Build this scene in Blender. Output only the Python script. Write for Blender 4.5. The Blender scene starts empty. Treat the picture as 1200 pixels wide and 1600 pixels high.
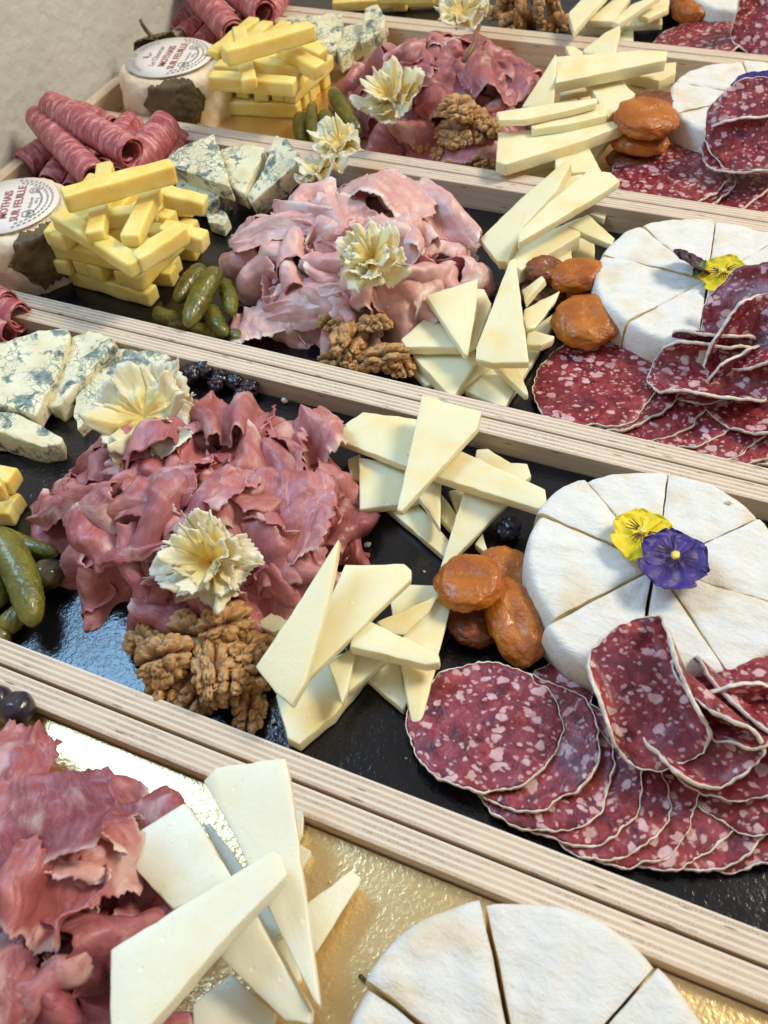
import bpy, math, random
import numpy as np
from mathutils import Vector, Matrix, noise

sc = bpy.context.scene
col = sc.collection
# ------------------------------------------------------------------ camera
R = np.array([[0.91771267, -0.26098123, 0.29948665],
              [0.39081146, 0.72828528, -0.56290937],
              [-0.07120294, 0.63363188, 0.77035108]])
F, CX, CY, H = 1400.0, 600.0, 800.0, 0.37
cd = bpy.data.cameras.new('camera'); cam = bpy.data.objects.new('camera', cd); col.objects.link(cam)
M = Matrix([list(R[0]) + [0], list(R[1]) + [0], list(R[2]) + [H], [0, 0, 0, 1]])
cam.matrix_world = M
cd.sensor_fit = 'HORIZONTAL'; cd.sensor_width = 36; cd.lens = 36 * F / 1200
cd.clip_start = 0.01; cd.clip_end = 50
cd.dof.use_dof = True; cd.dof.focus_distance = 0.47; cd.dof.aperture_fstop = 22
sc.camera = cam
# ------------------------------------------------------------------ light
w = bpy.data.worlds.new('World'); sc.world = w; w.use_nodes = True
w.node_tree.nodes['Background'].inputs[0].default_value = (1.0, 0.95, 0.88, 1)
w.node_tree.nodes['Background'].inputs[1].default_value = 0.38


def area(name, loc, target, sx, sy, power, colr):
    l = bpy.data.lights.new(name, 'AREA'); l.shape = 'RECTANGLE'; l.size = sx; l.size_y = sy
    l.energy = power; l.color = colr
    o = bpy.data.objects.new(name, l); col.objects.link(o); o.location = loc
    o.rotation_euler = (Vector(target) - Vector(loc)).to_track_quat('-Z', 'Y').to_euler()
    return o


area('window_light', (-0.575, 0.31, 0.63), (0.4, 0.24, 0.30), 0.28, 0.40, 5.2, (0.34, 0.64, 1.0))
area('ceiling_light', (1.40, 1.55, 2.1), (-0.1, 0.45, 0.0), 0.7, 0.7, 66.0, (1.0, 0.88, 0.68))
sc.view_settings.view_transform = 'Standard'
sc.view_settings.look = 'None'
sc.view_settings.exposure = 0.1
sc.view_settings.gamma = 1.0

# ------------------------------------------------------------------ helpers
rnd = random.Random(5)
FL = {4: 0.013, 3: 0.008, 2: 0.002, 1: 0.001, 0: 0.004}       # board heights inside the trays
TN = {4: 'nearest tray', 3: 'second tray', 2: 'middle tray', 1: 'fourth tray', 0: 'farthest tray'}


def ray(px, py):
    return R @ np.array([px - CX, -(py - CY), -F])


def W(px, py, z=0.0):
    r = ray(px, py); t = (z - H) / r[2]
    return np.array([0, 0, H]) + r * t


def onplane(px, py, p0, n):
    r = ray(px, py); o = np.array([0, 0, H])
    t = ((p0 - o) @ n) / (r @ n)
    return o + r * t


def nz(x, y, z=0.0):
    return noise.noise(Vector((x, y, z)))


def mesh(name, verts, faces, mats, uvs=None, smooth=True, midx=None):
    m = bpy.data.meshes.new(name)
    m.from_pydata([tuple(map(float, v)) for v in verts], [], [tuple(f) for f in faces])
    for mt in (mats if isinstance(mats, (list, tuple)) else [mats]):
        m.materials.append(mt)
    if uvs is not None:
        uv = m.uv_layers.new(name='UVMap')
        li = np.zeros(len(m.loops), dtype=np.int32); m.loops.foreach_get('vertex_index', li)
        uv.data.foreach_set('uv', np.asarray(uvs, dtype=np.float32)[li].ravel())
    if smooth:
        m.polygons.foreach_set('use_smooth', [True] * len(m.polygons))
    if midx is not None:
        m.polygons.foreach_set('material_index', midx)
    m.update()
    return m


def put(name, verts, faces, mats, origin=None, parent=None, **k):
    verts = np.asarray(verts, dtype=float)
    if origin is None:
        if parent is not None:
            origin = np.array(parent.location)
        else:
            origin = np.array([verts[:, 0].mean(), verts[:, 1].mean(), verts[:, 2].min()])
    m = mesh(name, verts - origin, faces, mats, **k)
    o = bpy.data.objects.new(name, m); col.objects.link(o)
    if parent is not None:
        o.parent = parent
        o.location = origin - np.array(parent.location)
    else:
        o.location = origin
    return o


def empty(name, loc):
    o = bpy.data.objects.new(name, None); o.empty_display_size = 0.01
    o.location = loc; col.objects.link(o)
    return o


def tag(o, label, cat, group=None, kind=None):
    if label: o['label'] = label
    if cat: o['category'] = cat
    if group: o['group'] = group
    if kind: o['kind'] = kind
    return o


def grid_faces(nu, nv, closed_u=False, off=0):
    f = []
    for i in range(nu if closed_u else nu - 1):
        for j in range(nv - 1):
            a = off + i * nv + j; b = off + ((i + 1) % nu) * nv + j
            f.append((a, b, b + 1, a + 1))
    return f


def solid(o, t, offset=0.0):
    s = o.modifiers.new('thickness', 'SOLIDIFY'); s.thickness = t; s.offset = offset
    return o


def bevel(o, wd, seg=2):
    b = o.modifiers.new('bevel', 'BEVEL'); b.width = wd; b.segments = seg; b.limit_method = 'ANGLE'; b.angle_limit = 0.6
    return o


def unit(v):
    return v / (np.linalg.norm(v) + 1e-12)


# ------------------------------------------------------------------ materials
class MT:
    def __init__(s, name):
        s.m = bpy.data.materials.new(name); s.m.use_nodes = True
        s.t = s.m.node_tree; s.n = s.t.nodes; s.l = s.t.links
        s.b = s.n['Principled BSDF']
        tc = s.n.new('ShaderNodeTexCoord')
        s.uv = tc.outputs['UV']; s.rawobj = tc.outputs['Object']
        oi = s.n.new('ShaderNodeObjectInfo')
        mm = s.n.new('ShaderNodeVectorMath'); mm.operation = 'MULTIPLY_ADD'
        s.rand = oi.outputs['Random']
        cb = s.n.new('ShaderNodeCombineXYZ')
        for i in range(3): s.l.new(oi.outputs['Random'], cb.inputs[i])
        s.l.new(cb.outputs[0], mm.inputs[0]); mm.inputs[1].default_value = (7.3, 3.1, 5.7)
        s.l.new(tc.outputs['Object'], mm.inputs[2]); s.obj = mm.outputs[0]
        mu = s.n.new('ShaderNodeVectorMath'); mu.operation = 'MULTIPLY_ADD'
        s.l.new(cb.outputs[0], mu.inputs[0]); mu.inputs[1].default_value = (3.3, 5.1, 1.7)
        s.l.new(tc.outputs['UV'], mu.inputs[2]); s.uvr = mu.outputs[0]

    def set(s, **k):
        for a, v in k.items():
            a = a.replace('_', ' ')
            s.b.inputs[a].default_value = v
        return s

    def noise(s, vec, scale, detail=4, rough=0.55, dist=0.0, out='Fac'):
        x = s.n.new('ShaderNodeTexNoise'); s.l.new(vec, x.inputs['Vector'])
        x.inputs['Scale'].default_value = scale; x.inputs['Detail'].default_value = detail
        x.inputs['Roughness'].default_value = rough; x.inputs['Distortion'].default_value = dist
        return x.outputs[out]

    def vor(s, vec, scale, feature='F1', rnd_=1.0, out='Distance', smooth=None):
        x = s.n.new('ShaderNodeTexVoronoi'); x.feature = feature; s.l.new(vec, x.inputs['Vector'])
        x.inputs['Scale'].default_value = scale; x.inputs['Randomness'].default_value = rnd_
        if smooth is not None: x.inputs['Smoothness'].default_value = smooth
        return x.outputs[out]

    def ramp(s, fac, stops, interp='LINEAR'):
        x = s.n.new('ShaderNodeValToRGB'); s.l.new(fac, x.inputs[0]); cr = x.color_ramp; cr.interpolation = interp
        while len(cr.elements) > len(stops): cr.elements.remove(cr.elements[-1])
        while len(cr.elements) < len(stops): cr.elements.new(0.5)
        for e, (p, c) in zip(cr.elements, stops):
            e.position = p; e.color = (c, c, c, 1) if isinstance(c, (int, float)) else (*c, 1)
        return x.outputs[0]

    def mix(s, fac, a, b, blend='MIX'):
        x = s.n.new('ShaderNodeMix'); x.data_type = 'RGBA'; x.blend_type = blend
        for sock, v in ((x.inputs[0], fac), (x.inputs[6], a), (x.inputs[7], b)):
            if isinstance(v, (int, float)): sock.default_value = v
            elif isinstance(v, tuple): sock.default_value = (*v, 1)
            else: s.l.new(v, sock)
        return x.outputs[2]

    def math(s, op, a, b=None, c=None, clamp=False):
        x = s.n.new('ShaderNodeMath'); x.operation = op; x.use_clamp = clamp
        for i, v in enumerate((a, b, c)):
            if v is None: continue
            if isinstance(v, (int, float)): x.inputs[i].default_value = v
            else: s.l.new(v, x.inputs[i])
        return x.outputs[0]

    def warp(s, vec, scale, amt):
        nn = s.noise(vec, scale, 3, out='Color')
        x = s.n.new('ShaderNodeVectorMath'); x.operation = 'MULTIPLY_ADD'
        s.l.new(nn, x.inputs[0]); x.inputs[1].default_value = (amt, amt, amt); s.l.new(vec, x.inputs[2])
        return x.outputs[0]

    def scl(s, vec, v3):
        x = s.n.new('ShaderNodeVectorMath'); x.operation = 'MULTIPLY'
        s.l.new(vec, x.inputs[0]); x.inputs[1].default_value = v3
        return x.outputs[0]

    def xyz(s, vec):
        x = s.n.new('ShaderNodeSeparateXYZ'); s.l.new(vec, x.inputs[0]); return x.outputs

    def color(s, c):
        if isinstance(c, tuple): s.b.inputs['Base Color'].default_value = (*c, 1)
        else: s.l.new(c, s.b.inputs['Base Color'])
        return s

    def bump(s, h, dist, strength=1.0):
        x = s.n.new('ShaderNodeBump'); x.inputs['Distance'].default_value = dist; x.inputs['Strength'].default_value = strength
        s.l.new(h, x.inputs['Height'])
        if s.b.inputs['Normal'].links: s.l.new(s.b.inputs['Normal'].links[0].from_socket, x.inputs['Normal'])
        s.l.new(x.outputs[0], s.b.inputs['Normal'])
        return s

    def sss(s, wgt, rad, scale):
        s.b.inputs['Subsurface Weight'].default_value = wgt
        s.b.inputs['Subsurface Radius'].default_value = rad
        s.b.inputs['Subsurface Scale'].default_value = scale
        return s


def m_wood(name, layered=True):
    t = MT(name); X = t.xyz(t.rawobj)
    g = t.noise(t.scl(t.obj, (9, 260, 260)), 1.0, 5, 0.6)
    base = t.ramp(g, [(0.3, (0.50, 0.37, 0.25)), (0.7, (0.66, 0.52, 0.38))])
    if layered:
        wob = t.noise(t.scl(t.obj, (12, 0, 0)), 1.0, 2)
        yy = t.math('MULTIPLY_ADD', t.math('SUBTRACT', wob, 0.5), 0.0016, X[1])
        fr = t.math('FRACT', t.math('MULTIPLY_ADD', yy, 1 / 0.00270, 50.26))
        msk = t.ramp(fr, [(0.0, 0.0), (0.30, 0.0), (0.42, 1.0), (0.86, 1.0), (0.97, 0.0)])
        sp = t.noise(t.scl(t.obj, (1300, 2300, 1500)), 1.0, 2, 0.7)
        brown = t.ramp(sp, [(0.28, (0.30, 0.19, 0.12)), (0.46, (0.47, 0.34, 0.24)), (0.70, (0.72, 0.60, 0.47))])
        light = t.mix(g, (0.66, 0.57, 0.47), (0.80, 0.72, 0.61))
        blot = t.noise(t.scl(t.obj, (30, 200, 200)), 1.0, 3)
        brown = t.mix(t.ramp(blot, [(0.42, 0.0), (0.62, 0.85)]), brown, (0.66, 0.50, 0.35))
        lay = t.mix(msk, light, brown)
        # only edges (upward faces) show the plies
        ge = t.n.new('ShaderNodeNewGeometry'); nzz = t.xyz(ge.outputs['Normal'])[2]
        base = t.mix(t.ramp(nzz, [(0.5, 0.0), (0.8, 1.0)]), base, lay)
        dk = t.vor(t.scl(t.obj, (45, 330, 300)), 1.0)
        base = t.mix(t.ramp(dk, [(0.09, 0.8), (0.17, 0.0)]), base, (0.16, 0.08, 0.05))
    t.color(base).set(Roughness=0.62)
    t.bump(t.noise(t.scl(t.obj, (150, 1800, 1800)), 1.0, 3), 0.0004, 0.6)
    return t.m


def m_black():
    t = MT('black_foil_board')
    c = t.ramp(t.noise(t.obj, 14, 3), [(0.3, (0.004, 0.004, 0.006)), (0.7, (0.008, 0.008, 0.011))])
    spk = t.vor(t.obj, 170)
    c = t.mix(t.ramp(spk, [(0.02, 0.9), (0.055, 0.0)]), c, (0.10, 0.08, 0.07))
    t.color(c).set(Roughness=0.15, Specular_IOR_Level=0.55)
    rr = t.ramp(t.noise(t.obj, 25, 4), [(0.35, 0.10), (0.7, 0.22)])
    t.l.new(rr, t.b.inputs['Roughness'])
    t.bump(t.noise(t.obj, 420, 3, 0.55, 0.6), 0.0006, 0.38)
    t.bump(t.noise(t.obj, 60, 2), 0.002, 0.16)
    return t.m


def m_gold():
    t = MT('gold_foil_board')
    c = t.ramp(t.noise(t.obj, 9, 3), [(0.3, (0.80, 0.56, 0.25)), (0.7, (0.86, 0.66, 0.35))])
    st = t.noise(t.obj, 22, 4)
    c = t.mix(t.ramp(st, [(0.60, 0.0), (0.74, 0.35)]), c, (0.50, 0.33, 0.16))
    t.color(c).set(Metallic=0.86, Roughness=0.3)
    t.bump(t.noise(t.obj, 420, 3, 0.5, 0.4), 0.0009, 0.42)
    t.bump(t.noise(t.obj, 70, 2), 0.002, 0.12)
    return t.m


def m_wall():
    t = MT('rough_plaster')
    c = t.ramp(t.noise(t.obj, 18, 5), [(0.3, (0.53, 0.54, 0.52)), (0.7, (0.59, 0.60, 0.58))])
    t.color(c).set(Roughness=0.7)
    t.bump(t.noise(t.obj, 130, 5, 0.6), 0.0025, 0.4)
    t.bump(t.vor(t.warp(t.obj, 90, 0.01), 90, 'SMOOTH_F1', smooth=0.6), 0.003, 0.35)
    return t.m


def m_ivory(name='ivory_cheese', a=(0.83, 0.78, 0.52), b=(0.86, 0.66, 0.27)):
    t = MT(name)
    n = t.noise(t.obj, 45, 4)
    c = t.mix(t.ramp(n, [(0.50, 0.0), (0.72, 0.75)]), a, b)
    hole = t.vor(t.obj, 95)
    c = t.mix(t.ramp(hole, [(0.05, 0.5), (0.10, 0.0)]), c, (0.93, 0.90, 0.72))
    rr = t.ramp(t.noise(t.obj, 70, 3), [(0.35, 0.30), (0.7, 0.55)])
    t.l.new(rr, t.b.inputs['Roughness'])
    fl = t.vor(t.warp(t.obj, 60, .01), 210)
    c = t.mix(t.ramp(fl, [(0.04, 0.2), (0.09, 0.0)]), c, (0.62, 0.50, 0.26))
    t.bump(t.ramp(fl, [(0.04, 0.0), (0.14, 1.0)]), 0.0004, 0.3)
    t.color(c).sss(0.45, (1.0, 0.72, 0.25), 0.006)
    t.bump(t.noise(t.obj, 300, 6, 0.7), 0.0006, 0.4)
    t.bump(t.ramp(hole, [(0.03, 0.0), (0.10, 1.0)]), 0.0006, 0.4)
    return t.m


def m_yellow():
    t = MT('yellow_cheese')
    n = t.noise(t.obj, 55, 4)
    c = t.ramp(n, [(0.3, (0.85, 0.62, 0.13)), (0.7, (0.90, 0.78, 0.32))])
    t.color(c).set(Roughness=0.36).sss(0.7, (1.0, 0.65, 0.12), 0.007)
    t.bump(t.noise(t.obj, 300, 6, 0.7), 0.0010, 0.6)
    return t.m


def m_blue():
    t = MT('blue_veined_cheese')
    wv = t.warp(t.obj, 120, 0.012)
    base = t.ramp(t.noise(t.obj, 60, 4), [(0.3, (0.70, 0.66, 0.42)), (0.7, (0.86, 0.84, 0.64))])
    v1 = t.noise(wv, 75, 4, 0.6, 0.6)
    m1 = t.ramp(v1, [(0.53, 0.0), (0.60, 0.95)])
    v2 = t.vor(t.scl(wv, (1, 1, 1.5)), 170, 'DISTANCE_TO_EDGE')
    patch = t.ramp(t.noise(t.obj, 40, 3), [(0.45, 0.0), (0.6, 1.0)])
    m2 = t.math('MULTIPLY', t.ramp(v2, [(0.03, 0.9), (0.09, 0.0)]), patch)
    mold = t.ramp(t.noise(t.obj, 260, 3), [(0.35, (0.05, 0.09, 0.09)), (0.65, (0.25, 0.33, 0.32))])
    c = t.mix(t.math('MAXIMUM', m1, m2), base, mold)
    t.color(c).set(Roughness=0.45).sss(0.3, (1.0, 0.8, 0.4), 0.004)
    t.bump(v1, 0.0018, -0.6)
    t.bump(t.noise(t.obj, 330, 4, 0.65), 0.0012, 0.6)
    return t.m


def m_rind():
    t = MT('white_mould_rind')
    g = t.noise(t.scl(t.warp(t.obj, 70, 0.010), (60, 200, 110)), 1.0, 6, 0.66)
    c = t.ramp(g, [(0.25, (0.66, 0.62, 0.50)), (0.42, (0.81, 0.80, 0.74)), (0.70, (0.86, 0.86, 0.86))])
    pt = t.noise(t.obj, 38, 4)
    c = t.mix(t.ramp(pt, [(0.52, 0.0), (0.70, 0.75)]), c, (0.76, 0.62, 0.40))
    t.color(c).set(Roughness=0.6).sss(0.2, (1.0, 0.9, 0.7), 0.003)
    t.bump(g, 0.0016, 0.9)
    t.bump(t.noise(t.obj, 500, 6, 0.75), 0.0009, 0.8)
    return t.m


def m_paste():
    t = MT('soft_cheese_paste')
    c = t.ramp(t.noise(t.obj, 80, 4), [(0.3, (0.80, 0.62, 0.28)), (0.7, (0.88, 0.76, 0.48))])
    t.color(c).set(Roughness=0.4).sss(0.4, (1.0, 0.75, 0.3), 0.004)
    t.bump(t.noise(t.obj, 200, 4), 0.0015, 0.5)
    return t.m


def m_ham(name, deep, mid, pale, fat, edge=0.8, orange=None, sssw=0.35):
    t = MT(name)
    wv = t.warp(t.uvr, 14, 0.05)
    n1 = t.noise(wv, 22, 4, 0.55)
    c = t.ramp(n1, [(0.3, deep), (0.5, mid), (0.72, pale)])
    fib = t.noise(t.scl(wv, (700, 60, 1)), 1.0, 3)
    c = t.mix(0.22, c, t.ramp(fib, [(0.35, deep), (0.65, pale)]))
    if orange:
        c = t.mix(t.ramp(t.noise(t.uvr, 17, 2), [(0.56, 0.0), (0.70, 0.6)]), c, orange)
    st = t.vor(t.scl(t.warp(t.uvr, 55, 0.022), (1, 0.4, 1)), 62, 'DISTANCE_TO_EDGE')
    gate = t.ramp(t.noise(t.uvr, 38, 3), [(0.52, 0.0), (0.66, 0.8)])
    c = t.mix(t.math('MULTIPLY', t.ramp(st, [(0.0, 0.6), (0.022, 0.0)]), gate), c, fat)
    
    mot = t.noise(wv, 210, 5, 0.7)
    c = t.mix(t.ramp(mot, [(0.35, 0.40), (0.52, 0.0)]), c, deep)
    c = t.mix(t.ramp(mot, [(0.55, 0.0), (0.75, 0.35)]), c, pale)
    big = t.noise(t.warp(t.uvr, 30, .03), 34, 3)
    c = t.mix(t.ramp(big, [(0.56, 0.0), (0.66, 0.55)]), c, fat)
    # fat rim along one long edge (v coordinate near 0)
    V = t.xyz(t.uv)
    e = t.math('ADD', V[1], t.math('MULTIPLY', t.math('SUBTRACT', t.noise(t.uvr, 60, 3), 0.5), 0.010))
    c = t.mix(t.math('MULTIPLY', t.ramp(e, [(0.0016, 1.0), (0.0040, 0.0)]), edge), c, fat)
    t.color(c).set(Coat_Weight=0.10, Coat_Roughness=0.25).sss(sssw, (1.0, 0.35, 0.30), 0.002)
    rr = t.ramp(t.noise(t.uvr, 90, 3), [(0.35, 0.27), (0.7, 0.48)])
    t.l.new(rr, t.b.inputs['Roughness'])
    t.bump(t.noise(t.scl(wv, (1.6, 0.7, 1)), 160, 6, 0.68), 0.0014, 0.6)
    return t.m


def m_salami():
    t = MT('cured_sausage_meat')
    wv = t.warp(t.uvr, 160, 0.006)
    bw = t.scl(t.warp(t.uvr, 110, 0.009), (1, 1.35, 1))
    big = t.vor(bw, 135, rnd_=.9)
    pick = t.vor(bw, 135, rnd_=.9, out='Color'); pc = t.xyz(pick)
    bd_ = t.math('DIVIDE', big, t.math('MULTIPLY_ADD', pc[1], .55, .5))
    bm = t.ramp(bd_, [(0.36, 1.0), (0.46, 0.0)])
    gate = t.ramp(pc[0], [(0.20, 0.0), (0.22, 1.0)])
    bm = t.math('MULTIPLY', bm, gate)
    sm = t.vor(t.scl(wv, (1.0, 1.35, 1)), 300)
    smm = t.math('MULTIPLY', t.ramp(sm, [(0.26, 0.8), (0.38, 0.0)]), t.ramp(t.xyz(t.vor(t.scl(wv, (1.0, 1.35, 1)), 300, out='Color'))[1], [(0.46, 0.0), (0.48, 1.0)]))
    meat = t.ramp(t.noise(wv, 120, 5, 0.6, 1.0), [(0.30, (0.045, 0.004, 0.008)), (0.5, (0.22, 0.018, 0.026)), (0.75, (0.42, 0.07, 0.075))])
    fat = t.ramp(t.noise(t.uvr, 180, 2), [(0.3, (0.52, 0.27, 0.25)), (0.7, (0.68, 0.47, 0.50))])
    haze = t.ramp(t.noise(wv, 330, 4, 0.6), [(0.55, 0.0), (0.75, 0.45)])
    c = t.mix(haze, meat, (0.50, 0.22, 0.25))
    c = t.mix(t.ramp(t.noise(t.uvr, 45, 3), [(0.50, 0.0), (0.68, 0.45)]), c, (0.20, 0.05, 0.10))  # purple patches: blue window reflection painted into the meat colour
    c = t.mix(t.math('MAXIMUM', bm, smm), c, fat)
    t.color(c).sss(0.25, (1.0, 0.3, 0.25), 0.003)
    rr = t.ramp(t.noise(t.uvr, 200, 3), [(0.35, 0.26), (0.7, 0.48)])
    t.l.new(rr, t.b.inputs['Roughness'])
    t.bump(t.noise(wv, 260, 5, 0.6), 0.0009, 0.5)
    return t.m


def m_roll():
    t = MT('pink_rolled_sausage')
    wv = t.warp(t.uvr, 120, 0.012)
    n = t.noise(t.scl(wv, (1, 2.4, 1)), 130, 4, 0.6, 0.8)
    c = t.ramp(n, [(0.33, (0.30, 0.05, 0.07)), (0.50, (0.46, 0.12, 0.14)), (0.64, (0.70, 0.36, 0.36))])
    t.color(c).set(Roughness=0.42).sss(0.3, (1.0, 0.35, 0.3), 0.003)
    t.bump(t.noise(wv, 240, 4), 0.0009, 0.4)
    return t.m


def m_simple(name, c1, c2, scale, rough, sssw=0, rad=(1, .5, .2), ss=0.004, bs=200, bd=0.0008, bst=0.4, det=4, coat=0.0):
    t = MT(name)
    t.color(t.ramp(t.noise(t.obj, scale, det), [(0.3, c1), (0.7, c2)])).set(Roughness=rough, Coat_Weight=coat, Coat_Roughness=0.12)
    if sssw: t.sss(sssw, rad, ss)
    t.bump(t.noise(t.obj, bs, 4, 0.6), bd, bst)
    return t.m


WOOD = m_wood('plywood'); BLACK = m_black(); GOLD = m_gold(); WALL = m_wall()
IVORY = m_ivory(); IVORY_COOL_LIT = m_ivory('cool_lit_ivory_cheese', (0.78, 0.78, 0.64), (0.76, 0.70, 0.46)); YELL = m_yellow(); BLUE = m_blue(); RIND = m_rind(); PASTE = m_paste()  # cool ivory copy: nearest tray's cool, dimmer light put into the cheese colour
PROS = m_ham('cured_ham', (0.30, 0.060, 0.065), (0.47, 0.145, 0.15), (0.62, 0.29, 0.28), (0.78, 0.60, 0.56), 0.8, (0.50, 0.16, 0.09))
COOK = m_ham('cooked_ham', (0.56, 0.23, 0.22), (0.70, 0.38, 0.36), (0.78, 0.52, 0.48), (0.88, 0.78, 0.72), 0.85)
DARKP = m_ham('dark_cured_ham', (0.20, 0.03, 0.045), (0.35, 0.085, 0.10), (0.52, 0.22, 0.23), (0.78, 0.60, 0.58), 0.8)
DEEP = m_ham('deep_red_ham', (0.28, 0.07, 0.08), (0.40, 0.13, 0.14), (0.50, 0.20, 0.20), (0.72, 0.50, 0.46), 0.5)
SAL = m_salami(); ROLL = m_roll()
CASE = m_simple('sausage_casing', (0.62, 0.52, 0.42), (0.85, 0.80, 0.72), 160, 0.55, bs=600, bd=0.0006)
FRILL = m_simple('shaved_cheese', (0.86, 0.66, 0.28), (0.88, 0.82, 0.60), 50, 0.42, 0.5, (1, .75, .3), 0.006, bs=240, bd=0.001)
WNUT = None


def m_walnut():
    t = MT('walnut_kernel')
    at = t.n.new('ShaderNodeAttribute'); at.attribute_name = 'ridge'
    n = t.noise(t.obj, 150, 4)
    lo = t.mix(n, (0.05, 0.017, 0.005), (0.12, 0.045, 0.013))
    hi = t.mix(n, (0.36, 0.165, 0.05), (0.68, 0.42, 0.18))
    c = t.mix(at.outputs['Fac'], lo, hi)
    t.color(c).set(Roughness=0.42).sss(0.12, (1, .5, .2), 0.002)
    t.bump(t.noise(t.obj, 420, 4, 0.65), 0.0008, 0.5)
    return t.m


WNUT = m_walnut()
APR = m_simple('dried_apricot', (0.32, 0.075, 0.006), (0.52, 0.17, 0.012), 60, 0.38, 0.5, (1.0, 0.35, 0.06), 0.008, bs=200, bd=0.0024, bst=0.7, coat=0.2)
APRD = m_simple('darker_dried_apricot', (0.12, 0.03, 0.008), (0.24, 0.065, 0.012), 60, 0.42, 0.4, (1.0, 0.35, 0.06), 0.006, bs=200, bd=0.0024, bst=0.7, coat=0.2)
GHER = m_simple('pickled_gherkin', (0.075, 0.085, 0.010), (0.21, 0.19, 0.025), 90, 0.24, 0.3, (0.6, 0.8, 0.1), 0.004, bs=420, bd=0.0013, bst=0.6, coat=0.4)
OLIVE = m_simple('dark_caper_skin', (0.03, 0.025, 0.012), (0.09, 0.07, 0.02), 80, 0.22, bs=200, coat=0.5)
BERRY = m_simple('dark_berry_skin', (0.010, 0.010, 0.020), (0.035, 0.02, 0.035), 120, 0.28, bs=180, bd=0.0015, coat=0.3)
GOAT = m_simple('goat_cheese', (0.74, 0.60, 0.42), (0.86, 0.78, 0.62), 50, 0.55, 0.35, (1, .8, .5), 0.005, bs=110, bd=0.003, bst=0.6)
LEAF = m_simple('dry_brown_leaf', (0.07, 0.048, 0.022), (0.17, 0.125, 0.06), 60, 0.5, bs=120, bd=0.002)
PAPER = m_simple('label_paper', (0.80, 0.78, 0.76), (0.84, 0.82, 0.80), 40, 0.5)
INKR = m_simple('red_ink', (0.42, 0.14, 0.14), (0.46, 0.17, 0.17), 40, 0.6)
INKG = m_simple('grey_ink', (0.26, 0.24, 0.27), (0.32, 0.30, 0.33), 40, 0.6)
TWIG = m_simple('dry_stalk', (0.14, 0.06, 0.03), (0.25, 0.12, 0.06), 90, 0.5)
PYEL = m_simple('yellow_petal', (0.80, 0.58, 0.01), (0.86, 0.68, 0.02), 90, 0.5, 0.2, (1, .8, .1), 0.002, bs=500, bd=0.0004)
PPUR = m_simple('violet_petal', (0.025, 0.012, 0.13), (0.055, 0.03, 0.24), 110, 0.5, bs=500, bd=0.0005)
PDRK = m_simple('dark_wine_petal', (0.02, 0.006, 0.02), (0.05, 0.015, 0.045), 110, 0.5, bs=500, bd=0.0005)
PLINE = m_simple('petal_line', (0.05, 0.02, 0.01), (0.07, 0.03, 0.01), 90, 0.6)
GREEN = m_simple('flower_leaf', (0.05, 0.11, 0.02), (0.12, 0.20, 0.04), 90, 0.5)
HEART = m_simple('flower_heart', (0.80, 0.60, 0.05), (0.85, 0.75, 0.20), 300, 0.5)

# ------------------------------------------------------------------ setting: table, wall
def box(x0, x1, y0, y1, z0, z1):
    v = [(x, y, z) for x in (x0, x1) for y in (y0, y1) for z in (z0, z1)]
    f = [(0, 1, 3, 2), (4, 6, 7, 5), (0, 4, 5, 1), (2, 3, 7, 6), (0, 2, 6, 4), (1, 5, 7, 3)]
    return v, f


TABM = m_simple('pale_table_top', (0.45, 0.40, 0.33), (0.52, 0.47, 0.40), 20, 0.5)
v, f = box(-0.60, 1.4, -1.0, 1.8, -0.05, -0.0125)
tag(put('table_top', v, f, TABM, smooth=False), 'pale table top under the row of wooden trays', 'table top', kind='structure')
# plaster wall: real relief on a fine grid
v, f = box(-0.70, -0.5615, -1.2, 2.0, -0.05, 0.43)
tag(put('wall', v, f, WALL, smooth=False), 'grey rough plaster wall along the left ends of the trays', 'wall', kind='structure')

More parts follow.
